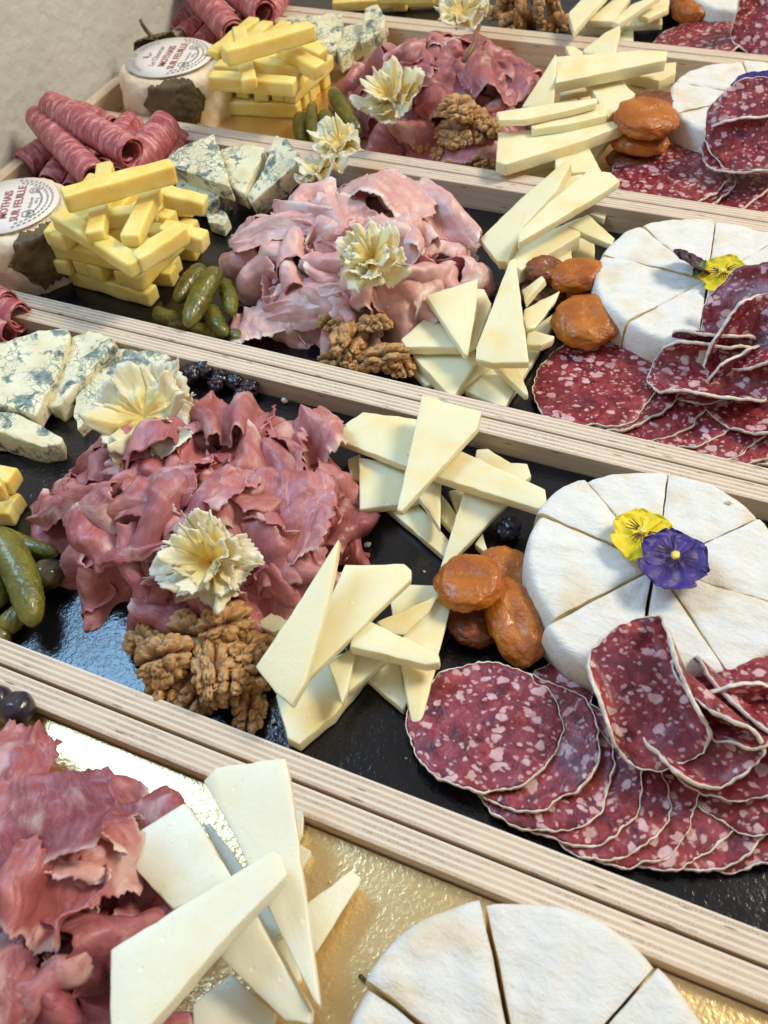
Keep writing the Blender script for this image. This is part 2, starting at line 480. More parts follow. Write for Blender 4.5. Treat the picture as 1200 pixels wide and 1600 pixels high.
# ------------------------------------------------------------------ trays
TR = {4: (-0.1155, 0.1115), 3: (0.1130, 0.3362), 2: (0.3374, 0.5668), 1: (0.5680, 0.7950), 0: (0.7962, 1.0215)}
XL, XR, TH, RIM = -0.557, 0.215, 0.0110, 0.020
TL = {4: 'nearest plywood tray, lined with a shiny gold board',
      3: 'second plywood tray from the front, black board with prosciutto and two pansies',
      2: 'middle plywood tray with black board, holding the pale cooked ham',
      1: 'fourth plywood tray from the front, gold board under prosciutto and dried stalk',
      0: 'farthest plywood tray, cut off by the top of the photo'}
for k, (y0, y1) in TR.items():
    b0 = -0.0115
    T = tag(empty('wooden_tray', ((XL + XR) / 2, (y0 + y1) / 2, b0)), TL[k], 'tray', 'wooden trays set side by side')
    for (a, b) in ((y0, y0 + TH), (y1 - TH, y1)):
        vv, ff = box(XL, XR, a, b, b0, RIM)
        o = put('side_board', vv, ff, WOOD, origin=np.array([(XL + XR) / 2, a, b0]), parent=T, smooth=False)
        bevel(o, 0.0005, 2)
    for xa in (XL, XR - TH):
        L = y1 - y0 - 2 * TH - 0.0004
        vv, ff = box(-L / 2, L / 2, 0, TH, 0, RIM - b0)
        o = put('end_board', vv, ff, WOOD, origin=np.zeros(3), parent=T, smooth=False)
        o.location = Vector((xa + TH, (y0 + y1) / 2, b0)) - T.location
        o.rotation_euler = (0, 0, math.pi / 2)
        bevel(o, 0.0005, 2)
    vv, ff = box(XL + TH, XR - TH, y0 + TH, y1 - TH, b0, min(FL[k] - 0.0035, -0.003 + FL[k]))
    put('bottom_panel', vv, ff, WOOD, parent=T, smooth=False)
    vv, ff = box(XL + TH + .0012, XR - TH - .0012, y0 + TH + .0012, y1 - TH - .0012, FL[k] - 0.0028, FL[k])
    g = k in (4, 1)
    tag(put('food_board', vv, ff, GOLD if g else BLACK, smooth=False),
        {4: 'shiny gold food board in the nearest tray', 1: 'gold board lying in the fourth tray, under the prosciutto',
         3: 'glossy black food board in the second tray, reflecting blue light', 2: 'black food board in the middle tray, under cooked ham',
         0: 'black food board in the farthest tray'}[k], 'food board', 'boards lining the trays')

# ------------------------------------------------------------------ cheese slices
def sliver(px, z, th, label, cat='cheese slice', group=None, mat=None, name='cheese_slice', rough=0.0004, bev=0.0006, seed=None):
    """polygon seen at photo pixels; z = height per corner (or one); a real slab of thickness th"""
    seed = len(bpy.data.objects) if seed is None else seed
    n = len(px)
    if isinstance(z, (int, float)): z = [z] * n
    Z = (list(z) + [None] * n)[:n]
    pts = np.array([W(p[0], p[1], zz) for p, zz in zip(px, Z) if zz is not None])
    c = pts.mean(0)
    if len(pts) >= 3:
        u, s, vt = np.linalg.svd(pts - c); nn = vt[2]
        if nn[2] < 0: nn = -nn
        if nn[2] < 0.35: nn = unit(np.array([nn[0], nn[1], 0.35 + abs(nn[2])]))
    top = np.array([onplane(p[0], p[1], c, nn) for p in px])
    # orientation
    ar = sum(top[i][0] * top[(i + 1) % n][1] - top[(i + 1) % n][0] * top[i][1] for i in range(n))
    if ar < 0: top = top[::-1]
    # resample the outline
    ring = []
    corner = []
    for i in range(n):
        a, b = top[i], top[(i + 1) % n]
        L = np.linalg.norm(b - a); m = max(1, int(L / 0.004))
        for j in range(m):
            ring.append(a + (b - a) * j / m); corner.append(j == 0)
    ring = np.array(ring)
    cen = ring.mean(0)
    e1 = unit(np.cross(nn, [0, 1, 0.01])); e2 = np.cross(nn, e1)
    K = len(ring)
    lay = []
    side = [0.0, 0.5, 1.0]
    for q, d in enumerate(side):
        rr = []
        for i, p in enumerate(ring):
            o = unit(p - cen)
            k = nz(p[0] * 160 + seed, p[1] * 160, q * 3.0) * rough * 2.2
            rr.append(p + o * k - nn * th * d)
        lay.append(np.array(rr))
    verts = list(np.concatenate(lay)); faces = []
    for q in range(2):
        for i in range(K):
            a = q * K + i; b = q * K + (i + 1) % K
            faces.append((a, a + K, b + K, b))
    # caps: two inner rings and a centre
    def cap(base, up):
        prev = list(range(base * K, base * K + K))
        for s_ in (0.66, 0.33):
            st = len(verts)
            for i in range(K):
                p = verts[base * K + i]; cc = cen - nn * th * side[base]
                q = cc + (p - cc) * s_
                q = q + nn * nz(q[0] * 55 + seed, q[1] * 55, 5.0) * rough * 2.2
                verts.append(q)
            cur = list(range(st, st + K))
            for i in range(K):
                a, b, c_, d_ = prev[i], prev[(i + 1) % K], cur[(i + 1) % K], cur[i]
                faces.append((a, b, c_, d_) if up else (d_, c_, b, a))
            prev = cur
        ci = len(verts); verts.append(cen - nn * th * side[base])
        for i in range(K):
            faces.append((prev[i], prev[(i + 1) % K], ci) if up else (ci, prev[(i + 1) % K], prev[i]))
    cap(0, True); cap(2, False)
    o = put(name, verts, faces, mat or IVORY, smooth=True)
    bevel(o, bev, 3)
    tag(o, label, cat, group)
    return o


def shift(pts, ox, oy, s):
    return [(ox + x / s, oy + y / s) for x, y in pts]


G3a = 'ivory cheese slices in the upper fan of the second tray'
S = sliver
T = 0.0048
# bottom first (z = height above table zero; board at 0.008)
q = lambda l: shift(l, 400, 600, 2.4)
S(q([(480, 455), (600, 440), (735, 600), (715, 655)]), [.0145, .0145, .014], T, 'ivory cheese slice lying flat, its pointed end toward the white crumb', group=G3a)
S(q([(690, 405), (765, 500), (740, 555), (690, 500)]), .0150, T, 'small ivory cheese tip peeking between two long slices above the apricots', group=G3a)
S(q([(722, 400), (800, 385), (790, 460), (760, 500)]), .0150, T, 'ivory cheese corner glimpsed under the crossing long slice', group=G3a)
S(q([(820, 600), (850, 560), (872, 640)]), .0135, .004, 'tiny pointed cheese tip beside the dark berry above the apricots', group=G3a)
S(q([(825, 243), (870, 243), (965, 300), (900, 330), (820, 290)]), .0150, T, 'ivory cheese slice at the back, its corner nearest the tray rim', group=G3a)
S(q([(850, 292), (1018, 298), (1032, 345), (1000, 370), (860, 345)]), .0200, T, 'ivory cheese slice with ragged end, just left of the camembert top', group=G3a)
S(q([(345, 280), (390, 262), (400, 370), (350, 350)]), .0150, T, 'cheese corner tucked against the right edge of the prosciutto pile', group=G3a)
S(q([(385, 275), (560, 300), (660, 420), (535, 452), (388, 470)]), .0205, T, 'square cornered cheese slice with yellow upper edge, beside the prosciutto', group=G3a)
S(q([(600, 408), (640, 350), (695, 345), (690, 540)]), .0230, T, 'narrow cheese wedge pointing down under the large standing triangle', group=G3a)
S(q([(785, 385), (955, 435), (700, 700), (690, 690)]), [.0250, .0230, .0140, .0140], T, 'long yellowish cheese triangle pointing down to the apricots', group=G3a)
S(q([(268, 195), (400, 104), (640, 135), (760, 250), (670, 345), (550, 303)]), [.026, .026, .030, .031, .030, .028], T, 'broad cheese slice leaning left, its point over the prosciutto', group=G3a)
S(q([(560, 250), (770, 250), (1085, 395), (1092, 462), (1060, 468), (670, 345)]), [.032, .034, .036, .034, .033, .032], .0065, 'long cheese slice reaching right to touch the camembert', group=G3a)
S(q([(622, 42), (845, 103), (830, 165), (545, 478), (528, 470)]), [.046, .046, .044, .036, .036], T, 'large cheese triangle on top of the upper fan, point down', group=G3a)
G3b = 'ivory cheese slices in the lower fan of the second tray'
q = lambda l: shift(l, 380, 830, 2.4)
S(q([(120, 615), (260, 500), (470, 420), (540, 470), (450, 555), (340, 690), (210, 798), (165, 775)]), .0160, .007, 'large cheese slice at the bottom of the lower fan nearest the rim', group=G3b)
S(q([(455, 545), (585, 465), (615, 640), (600, 672)]), .0150, T, 'cheese slice end between the bottom slice and the long right triangle', group=G3b)
S(q([(300, 170), (370, 150), (360, 300), (290, 300)]), .0150, T, 'pale cheese edge behind the two tallest slices of the lower fan', group=G3b)
S(q([(42, 348), (235, 215), (270, 330), (110, 378)]), .0200, T, 'cheese slice whose point touches the walnuts and prosciutto', group=G3b)
S(q([(552, 265), (615, 198), (735, 203), (745, 240), (620, 390), (560, 330)]), .0190, T, 'yellowish cheese slice at the back right of the lower fan', group=G3b)
S(q([(740, 205), (778, 285), (655, 782), (640, 770), (590, 480), (600, 380)]), [.026, .026, .016, .016, .024, .025], T, 'long cheese triangle pointing down onto the first salami slice', group=G3b)
S(q([(400, 440), (520, 420), (540, 480), (395, 600)]), .0230, T, 'cheese slice laid across the middle of the lower fan', group=G3b)
S(q([(500, 340), (735, 238), (700, 300), (610, 385), (540, 390)]), [.030, .030, .028], T, 'thin cheese slice rising to the upper right behind the finger', group=G3b)
S(q([(318, 495), (425, 425), (390, 600), (370, 642)]), .0280, T, 'short cheese wedge hanging below the tilted rectangle', group=G3b)
S(q([(470, 333), (735, 462), (738, 492), (690, 500), (400, 432), (400, 410)]), [.036, .034, .034, .034, .036, .036], .0065, 'white cheese finger crossing the lower fan toward the apricots', group=G3b)
S(q([(382, 125), (605, 122), (632, 145), (630, 180), (190, 603), (300, 310)]), [.044, .042, .042, .042, .036, .040], T, 'cheese slice with flat top edge and long point in the lower fan', group=G3b)
S(q([(358, 27), (350, 90), (310, 290), (235, 560), (180, 655), (120, 605), (45, 510), (180, 310)]), [.060, .058, .052, .044, .040, .040, .042, .052], .0055, 'leftmost tall cheese slice leaning over the walnuts, tip up', group=G3b)

G2a = 'ivory cheese slices in the upper fan of the middle tray'
q = lambda l: shift(l, 720, 230, 4.286)
S(q([(740, 615), (895, 585), (897, 745), (750, 745)]), .0100, T, 'shaded cheese slice low between apricot and camembert, middle tray', group=G2a)
S(q([(860, 442), (995, 413), (960, 480)]), .0140, T, 'small cheese tip against the tray wall left of the camembert, middle tray', group=G2a)
S(q([(600, 690), (730, 560), (748, 765), (680, 815)]), .0200, T, 'cheese slice standing just above the flat orange apricot, middle tray', group=G2a)
S(q([(285, 625), (520, 585), (800, 470), (800, 590), (400, 825), (300, 750)]), .0280, .010, 'thick ragged cheese slice under the upper fan, middle tray', group=G2a)
S(q([(720, 520), (850, 445), (1030, 610), (1010, 650), (850, 590)]), [.030, .030, .024, .024], T, 'pale cheese slice whose point touches the camembert, middle tray', group=G2a)
S(q([(640, 215), (820, 175), (740, 300), (560, 440), (560, 330)]), .0360, T, 'cheese slice half hidden between the two long crossing ones, middle tray', group=G2a)
S(q([(128, 615), (380, 365), (700, 90), (738, 110), (640, 290), (420, 530), (310, 765), (245, 760)]), [.030, .036, .048, .048, .045, .038, .028, .028], .007, 'long cheese slice crossing the rim, nearest the cooked ham', group=G2a)
S(q([(380, 575), (600, 360), (860, 150), (1000, 165), (1068, 222), (940, 312), (390, 640)]), [.044, .048, .052, .052, .050, .050, .042], .006, 'topmost cheese slice of the upper fan, reaching over the rim, middle tray', group=G2a)
G2b = 'ivory cheese slices in the lower fan of the middle tray'
q = lambda l: shift(l, 480, 430, 2.857)
S(q([(440, 405), (500, 380), (590, 480), (530, 492)]), .0060, .0035, 'shaded cheese slice beside the walnuts at the bottom of its fan', group=G2b)
S(q([(700, 510), (830, 395), (1040, 310), (1020, 360), (880, 592)]), .0090, T, 'cheese slice nearest the rim in the lower fan, middle tray', group=G2b)
S(q([(1105, 165), (1100, 220), (1000, 400), (960, 420), (985, 250)]), .0090, T, 'cheese slice lying behind the spikes near the big apricot, middle tray', group=G2b)
S(q([(830, 398), (935, 393), (988, 528), (975, 533)]), .0160, T, 'thin spike of cheese pointing down to the rim, middle tray', group=G2b)
S(q([(468, 352), (540, 318), (745, 320), (755, 385), (655, 540), (620, 520)]), .0150, .009, 'thick cheese slice low in the fan right of the walnuts, middle tray', group=G2b)
S(q([(655, 440), (750, 385), (830, 395), (700, 500), (665, 535)]), .0110, T, 'cheese slice showing its long side under the pile, middle tray', group=G2b)
S(q([(965, 195), (970, 150), (1130, 68), (1110, 120), (1020, 235), (980, 240)]), [.028, .028, .028, .026, .024, .024], T, 'cheese slice pointing at the big orange apricot, middle tray', group=G2b)
S(q([(980, 238), (1105, 272), (1095, 290), (1045, 312), (980, 310)]), .0210, T, 'short cheese spike below the apricot with a white tip, middle tray', group=G2b)
S(q([(960, 65), (1048, 0), (1060, 18), (970, 120)]), [.034, .038, .038, .034], T, 'small pointed cheese spike aimed at the apricots, middle tray', group=G2b)
S(q([(745, 55), (790, 60), (822, 125), (760, 300), (720, 320)]), .0240, T, 'yellowish cheese slice between the two upright triangles, middle tray', group=G2b)
S(q([(422, 285), (555, 163), (690, 320), (440, 320)]), .0230, .006, 'cheese triangle pointing left over the walnuts, middle tray', group=G2b)
S(q([(530, 90), (762, 14), (755, 130), (718, 358), (700, 350)]), [.036, .036, .034, .028, .028], T, 'bright cheese triangle beside the cooked ham, point down, middle tray', group=G2b)
S(q([(905, -70), (930, -75), (990, 388), (830, 392), (752, 375), (752, 330)]), [.050, .050, .034, .032, .032, .034], .006, 'tall cheese triangle with its point up, topmost of its fan, middle tray', group=G2b)

G1a = 'cheese slices heaped in the fourth tray'
q = lambda l: shift(l, 800, 0, 3.0)
ZB = .010
S(q([(500, 620), (480, 625), (390, 735), (340, 655)]), .014, T, 'pale cheese slice between square slice and apricots, lower heap, fourth tray', group=G1a)
S(q([(0, 750), (200, 740), (320, 800), (180, 835), (10, 800)]), .010, T, 'yellow cheese slice lowest in the heap, against the near rim, fourth tray', group=G1a)
S(q([(180, 830), (310, 815), (250, 880), (150, 860)]), .007, .004, 'cheese slice corner resting on the rim side below the square slice', group=G1a)
S(q([(520, 370), (690, 378), (600, 435), (540, 410)]), .020, T, 'short cheese slice behind the apricots, upper heap, fourth tray', group=G1a)
S(q([(215, 395), (340, 368), (365, 425), (225, 448)]), .022, T, 'rounded yellow cheese end below the long top slice, fourth tray', group=G1a)
S(q([(300, 430), (420, 420), (450, 540), (330, 500)]), .012, T, 'cheese slice in the shade under the square one, upper heap, fourth tray', group=G1a)
S(q([(520, 340), (640, 300), (770, 290), (770, 340), (690, 378)]), .030, .008, 'pointed cheese slice at the right end of the upper heap, fourth tray', group=G1a)
S(q([(250, 215), (290, 215), (360, 260), (270, 260)]), .036, T, 'small cheese corner standing behind the long top slice, fourth tray', group=G1a)
S(q([(330, 235), (440, 150), (505, 118), (510, 140), (485, 250), (340, 250)]), [.046, .052, .056, .054, .046, .045], .006, 'upright cheese triangle against the far rim, fourth tray', group=G1a)
S(q([(340, 365), (470, 338), (580, 440), (545, 470), (450, 548)]), .034, .006, 'four sided cheese slice leaning on the apricots, upper heap, fourth tray', group=G1a)
S(q([(210, 265), (600, 235), (728, 238), (725, 280), (205, 388)]), [.050, .050, .048, .048, .046], .009, 'long thick cheese slice topping the upper heap, fourth tray', group=G1a)
S(q([(205, 252), (212, 270), (195, 498), (45, 502)]), [.056, .055, .034, .034], .006, 'tall narrow cheese triangle at the left of the upper heap, fourth tray', group=G1a)
S(q([(0, 640), (330, 620), (370, 665), (200, 740), (0, 790)]), .018, .010, 'thick cheese slice under the long lower one, fourth tray', group=G1a)
S(q([(200, 710), (345, 660), (418, 800), (205, 812)]), .026, .006, 'almost square cheese slice at the front of the lower heap, fourth tray', group=G1a)
S(q([(-65, 620), (330, 590), (520, 560), (525, 585), (330, 660), (-30, 770), (-75, 755)]), .034, .009, 'long wedge shaped cheese slice across the lower heap, fourth tray', group=G1a)
S(q([(90, 590), (280, 510), (445, 480), (445, 540), (270, 580), (100, 605)]), .040, .006, 'slanting cheese slice second from top in the lower heap, fourth tray', group=G1a)
S(q([(-75, 525), (180, 485), (400, 458), (400, 480), (270, 515), (60, 560), (-60, 562)]), .046, .005, 'narrow cheese slice topping the lower heap beside the walnuts, fourth tray', group=G1a)
G0 = 'cheese slices in the farthest tray'
S(q([(450, 120), (570, 55), (700, 68), (706, 112), (460, 125)]), .014, .005, 'flat cheese slice at the right of the heap in the farthest tray', group=G0)
S(q([(500, 120), (570, 115), (570, 192), (505, 185)]), .010, .004, 'cheese slice hanging toward the near rim in the farthest tray', group=G0)
S(q([(300, 125), (460, 90), (560, 60), (520, 130), (290, 145)]), .016, .005, 'cheese slice lying under the crossed ones in the farthest tray', group=G0)
S(q([(350, 95), (470, 0), (560, -20), (480, 100)]), .026, .006, 'yellowish cheese slice in the centre of the farthest tray heap', group=G0)
S(q([(590, 70), (640, -10), (740, -10), (735, 40), (640, 85)]), .026, .005, 'translucent cheese slice beside the apricots in the farthest tray', group=G0)
S(q([(265, 60), (350, -30), (450, -30), (290, 148)]), .036, .006, 'cheese triangle nearest the walnuts in the farthest tray', group=G0)
S(q([(470, 100), (560, 20), (660, -20), (700, -20), (620, 30), (500, 110)]), .036, .005, 'long cheese slice on top of the farthest tray heap', group=G0)

G4 = 'cheese slices in the nearest tray'
q = lambda l: shift(l, 160, 1180, 2.727)
kk = dict(group=G4, mat=IVORY_COOL_LIT)
S(q([(818, 220), (858, 228), (850, 330), (800, 400)]), .020, .005, 'cheese slice end leaning on the rim, nearest tray', **kk)
S(q([(835, 375), (888, 410), (850, 478), (800, 470)]), .018, .005, 'small cheese corner out to the right of the tall slice, nearest tray', **kk)
S(q([(150, 568), (180, 535), (305, 655), (270, 685)]), .020, .005, 'cheese slice corner peeking out beside the prosciutto, nearest tray', **kk)
S(q([(690, 800), (790, 740), (845, 950), (812, 990)]), .020, .006, 'shaded cheese slice low between the two pointed slices, nearest tray', **kk)
S(q([(850, 650), (1060, 490), (1100, 518), (1098, 545), (905, 855)]), [.030, .026, .026, .026, .026], .008, 'cheese slice pointing up right onto bare gold, nearest tray', **kk)
S(q([(385, 1065), (545, 930), (735, 1100), (690, 1260), (385, 1260)]), .022, .006, 'cheese slice at the bottom edge of the photo, nearest tray', **kk)
S(q([(425, 290), (460, 290), (660, 560), (600, 640), (470, 380)]), .026, .006, 'yellowish cheese slice between the left and the tall slices, nearest tray', **kk)
S(q([(620, 640), (740, 600), (800, 740), (700, 800), (620, 740)]), .026, .006, 'cheese piece in the shade beneath the crossing slices, nearest tray', **kk)
S(q([(500, 860), (560, 720), (640, 660), (885, 1100), (885, 1150), (780, 1130)]), [.036, .040, .040, .032, .032, .032], .009, 'thick pointed cheese slice under the big front one, nearest tray', **kk)
S(q([(50, 385), (345, 205), (370, 215), (560, 540), (300, 660)]), [.036, .038, .038, .040, .040], .006, 'left cheese slice, corner touching the prosciutto, nearest tray', **kk)
S(q([(480, 52), (780, 10), (800, 110), (850, 500), (928, 1072), (905, 1050), (690, 620), (540, 300), (430, 110)]), [.046, .046, .046, .046, .036, .036, .044, .046, .046], .007, 'tall cheese slice with corner over the rim, nearest tray', **kk)
S(q([(30, 830), (725, 405), (760, 430), (785, 510), (560, 740), (210, 1145), (100, 1260), (36, 1260)]), [.058, .054, .054, .054, .056, .058, .058, .058], .009, 'big front cheese slice crossing over all the others, nearest tray', **kk)

# ------------------------------------------------------------------ blue cheese
GB = 'blue veined cheese slices'
def blue(px, z, th, label):
    return sliver(px, z, th, label, 'blue cheese', GB, BLUE, 'blue_cheese_slice', rough=0.0011, bev=0.0012)
q = lambda l: shift(l, 0, 440, 5)
blue(q([(-250, 1010), (0, 1005), (130, 1020), (490, 1215), (480, 1265), (330, 1290), (0, 1180), (-250, 1150)]), [.026, .026, .024, .020, .020, .022, .026, .026], .016, 'blue cheese slice nearest the gherkins, yellow cut side forward, second tray')
blue(q([(730, 705), (930, 525), (1250, 545), (1330, 600), (1150, 800), (780, 980), (610, 1150), (575, 1050), (600, 900)]), [.022, .022, .022, .022, .020, .018, .016, .016, .018], .011, 'blue cheese slice partly under the cheese rosette, second tray')
blue(q([(540, 440), (690, 378), (870, 425), (905, 480), (700, 700), (440, 990), (345, 960), (430, 750)]), [.028, .030, .030, .029, .026, .020, .020, .024], .014, 'middle blue cheese slice between two others, second tray')
blue(q([(-250, 560), (60, 450), (300, 385), (515, 362), (545, 400), (480, 640), (270, 1060), (130, 990), (-250, 940)]), [.036, .036, .036, .036, .034, .030, .025, .026, .032], .014, 'largest blue cheese slice at the left edge, second tray')
q = lambda l: shift(l, 240, 190, 4.615)
blue(q([(370, 600), (450, 590), (545, 690), (500, 750), (400, 720)]), .012, .009, 'crumbled blue cheese lump beside the yellow batons, middle tray')
blue(q([(150, 405), (350, 440), (545, 485), (400, 600), (180, 520)]), .020, .012, 'blue cheese slice lying under the leftmost one, middle tray')
blue(q([(480, 195), (640, 162), (795, 178), (790, 230), (650, 520), (565, 470), (515, 340)]), [.032, .034, .034, .033, .024, .024, .028], .016, 'central blue cheese slice with dark veins, middle tray')
blue(q([(880, 92), (960, 120), (1040, 230), (1030, 300), (840, 470), (690, 600), (670, 540), (800, 330), (840, 180)]), [.044, .046, .040, .036, .026, .018, .020, .032, .038], .018, 'upright blue cheese wedge with grey rind beside the white rosette, middle tray')
blue(q([(100, 270), (180, 190), (430, 92), (520, 340), (550, 470), (350, 400), (140, 320)]), [.034, .037, .040, .036, .032, .032, .033], .014, 'leftmost blue cheese slice, next to the pink rolls, middle tray')
q = lambda l: shift(l, 440, 0, 4)
blue(q([(-60, 110), (180, 90), (230, 110), (300, 300), (100, 250), (-20, 200)]), .024, .014, 'blue cheese slice behind the yellow batons, fourth tray')
blue(q([(150, 110), (370, 70), (385, 160), (330, 310), (290, 325), (190, 200)]), [.034, .034, .032, .026, .026, .030], .016, 'blue cheese slice left of centre, next to batons, fourth tray')
blue(q([(340, 220), (400, 160), (500, 140), (510, 230), (440, 290), (370, 345), (335, 300)]), .024, .016, 'small blue cheese slice touching the prosciutto, fourth tray')
blue(q([(520, 50), (600, 20), (645, 100), (635, 175), (550, 240), (490, 270), (495, 200)]), [.040, .040, .036, .034, .028, .026, .030], .018, 'upright blue cheese wedge against the far rim, fourth tray')

# ------------------------------------------------------------------ yellow batons
def baton(p0, p1, w_, h_, label, group, name='cheese_baton', roll=0.0):
    p0, p1 = np.array(p0, float), np.array(p1, float)
    d = unit(p1 - p0); s_ = unit(np.cross([0, 0, 1], d)); u = np.cross(d, s_)
    s2 = s_ * math.cos(roll) + u * math.sin(roll); u2 = np.cross(d, s2)
    L = np.linalg.norm(p1 - p0); nL = 14
    sd = len(bpy.data.objects)
    verts = []; prof = []
    for (a, b) in ((-1, -1), (1, -1), (1, 1), (-1, 1)):
        c_, d_ = {(-1, -1): (1, -1), (1, -1): (1, 1), (1, 1): (-1, 1), (-1, 1): (-1, -1)}[(a, b)]
        for k in range(4): prof.append((a + (c_ - a) * k / 4, b + (d_ - b) * k / 4))
    K = len(prof)
    for i in range(nL):
        c = p0 + d * L * i / (nL - 1)
        for (a, b) in prof:
            k = 1 + 0.13 * nz(i * .35 + sd, a * 1.3, b * 1.3)
            e = 0.0012 * nz(a * 2 + sd, b * 2, 7) if i in (0, nL - 1) else 0
            verts.append(c + s2 * a * w_ / 2 * k + u2 * b * h_ / 2 * k + d * e)
    faces = []
    for i in range(nL - 1):
        for k in range(K):
            a = i * K + k; b = i * K + (k + 1) % K
            faces.append((a, b, b + K, a + K))
    faces.append(tuple(range(K))[::-1]); faces.append(tuple((nL - 1) * K + k for k in range(K)))
    o = put(name, verts, faces, YELL)
    bevel(o, 0.0016, 3)
    return tag(o, label, 'cheese baton', group)


def batonpx(a, za, b, zb, w_, h_, label, group):
    return baton(W(a[0], a[1], za), W(b[0], b[1], zb), w_ * .92, h_ * .95, label, group)


GBT = 'yellow cheese batons stacked in the middle tray'
# world frame of the middle stack
def stack(base_px, z0, ang, layers, Lx, Ly, nper, w_, h_, tray, group, drop=()):
    c = W(base_px[0], base_px[1], z0)
    ca, sa = math.cos(ang), math.sin(ang)
    ex = np.array([ca, sa, 0]); ey = np.array([-sa, ca, 0])
    r = random.Random(tray * 7 + 1)
    lv = ['bottom', 'second', 'third', 'fourth', 'fifth']
    nm = ['first', 'second', 'third', 'fourth', 'fifth']
    for k in range(layers):
        z = z0 + h_ * (k + 0.5) + 0.0004 * k
        alongx = (k % 2 == 0)
        for i in range(nper):
            if (k, i) in drop: continue
            t = (i / (nper - 1) - 0.5)
            if alongx:
                o_ = ey * t * (Ly - w_); d = ex; L = Lx
            else:
                o_ = ex * t * (Lx - w_); d = ey; L = Ly
            j = r.uniform(-.0025, .0025); a = r.uniform(-.14, .14)
            d2 = unit(d + np.array([-d[1], d[0], 0]) * a)
            cc = c + o_ + d * r.uniform(-.005, .005); cc[2] = z
            L2 = L * r.uniform(.9, 1.06)
            side = 'counting from the tray front' if alongx else 'counting from the left'
            baton(cc - d2 * L2 / 2, cc + d2 * L2 / 2, w_ * r.uniform(.92, 1.04), h_,
                  f'yellow cheese baton, {nm[i]} in the {lv[k]} layer {side}, {TN[tray]}', group)


stack((212, 414), .002, 0.06, 4, .074, .074, 5, .0118, .0118, 2, GBT, drop=((3, 4),))
bz = lambda *a: batonpx(*a, GBT)
bz((255, 360), .056, (322, 378), .052, .0125, .012, 'yellow cheese baton jutting right toward blue cheese, middle tray')
bz((258, 307), .058, (322, 322), .052, .013, .012, 'yellow cheese baton at the back right, just below blue cheese, middle tray')
bz((150, 345), .055, (245, 330), .055, .012, .011, 'yellow cheese baton crossing behind the two upright ones, middle tray')
bz((92, 340), .060, (215, 418), .058, .0125, .011, 'long yellow cheese baton forming left arm of the V, middle tray')
bz((212, 412), .058, (288, 362), .060, .0125, .012, 'yellow cheese baton forming right arm of the V, middle tray')
bz((165, 262), .062, (150, 372), .066, .0125, .010, 'yellow cheese baton standing upright at left under the top one, middle tray')
bz((240, 300), .064, (204, 378), .066, .013, .010, 'yellow cheese baton leaning upright right of centre, middle tray')
bz((100, 314), .084, (272, 266), .082, .0135, .013, 'topmost long yellow cheese baton lying across the stack, middle tray')
GBT1 = 'yellow cheese batons stacked in the fourth tray'
stack((432, 152), .001, 0.04, 4, .078, .074, 5, .0122, .0122, 1, GBT1, drop=((3, 4),))
bz = lambda *a: batonpx(*a, GBT1)
bz((340, 108), .052, (400, 112), .054, .013, .012, 'yellow cheese baton end at left under the crossing one, fourth tray')
bz((400, 100), .060, (470, 112), .056, .014, .012, 'broad yellow cheese baton behind the upright short one, fourth tray')
bz((330, 125), .058, (462, 136), .054, .013, .012, 'yellow cheese baton running along the upper front of its stack, fourth tray')
bz((475, 75), .058, (505, 90), .054, .014, .012, 'yellow cheese baton at the back beside blue cheese, fourth tray')
bz((440, 80), .066, (500, 112), .060, .014, .012, 'yellow cheese baton slanting down right toward the prosciutto, fourth tray')
bz((374, 48), .062, (390, 132), .066, .013, .009, 'yellow cheese baton standing up under the topmost one, fourth tray')
bz((350, 88), .084, (488, 48), .082, .014, .013, 'topmost yellow cheese baton lying across the stack, fourth tray')
GBT3 = 'yellow cheese batons at the left edge of the second tray'
bz = lambda *a: batonpx(*a, GBT3)
bz((-60, 770), .014, (30, 792), .014, .0125, .012, 'lowest yellow cheese baton at the left edge above the gherkins')
bz((-30, 800), .014, (25, 800), .014, .0125, .012, 'yellow cheese baton end nearest the gherkins at the left edge')
bz((-60, 735), .026, (25, 752), .026, .0125, .012, 'yellow cheese baton with cut end, left edge below blue cheese')
bz((-50, 780), .034, (6, 758), .034, .0125, .012, 'deep yellow cheese baton on top of the left edge pile')
GBT0 = 'yellow cheese batons in the farthest tray'
bz = lambda *a: batonpx(*a, GBT0)
bz((560, 0), .012, (575, -30), .012, .016, .014, 'yellow cheese baton end at the top edge, left one, farthest tray')
bz((625, 8), .012, (640, -30), .012, .014, .013, 'yellow cheese baton end at the top edge, right one, farthest tray')
bz((520, 8), .011, (700, -2), .011, .012, .010, 'yellow cheese baton lying flat along the rim, farthest tray')
bz((590, -8), .026, (680, -6), .026, .014, .012, 'yellow cheese baton crossing above the two ends, farthest tray')

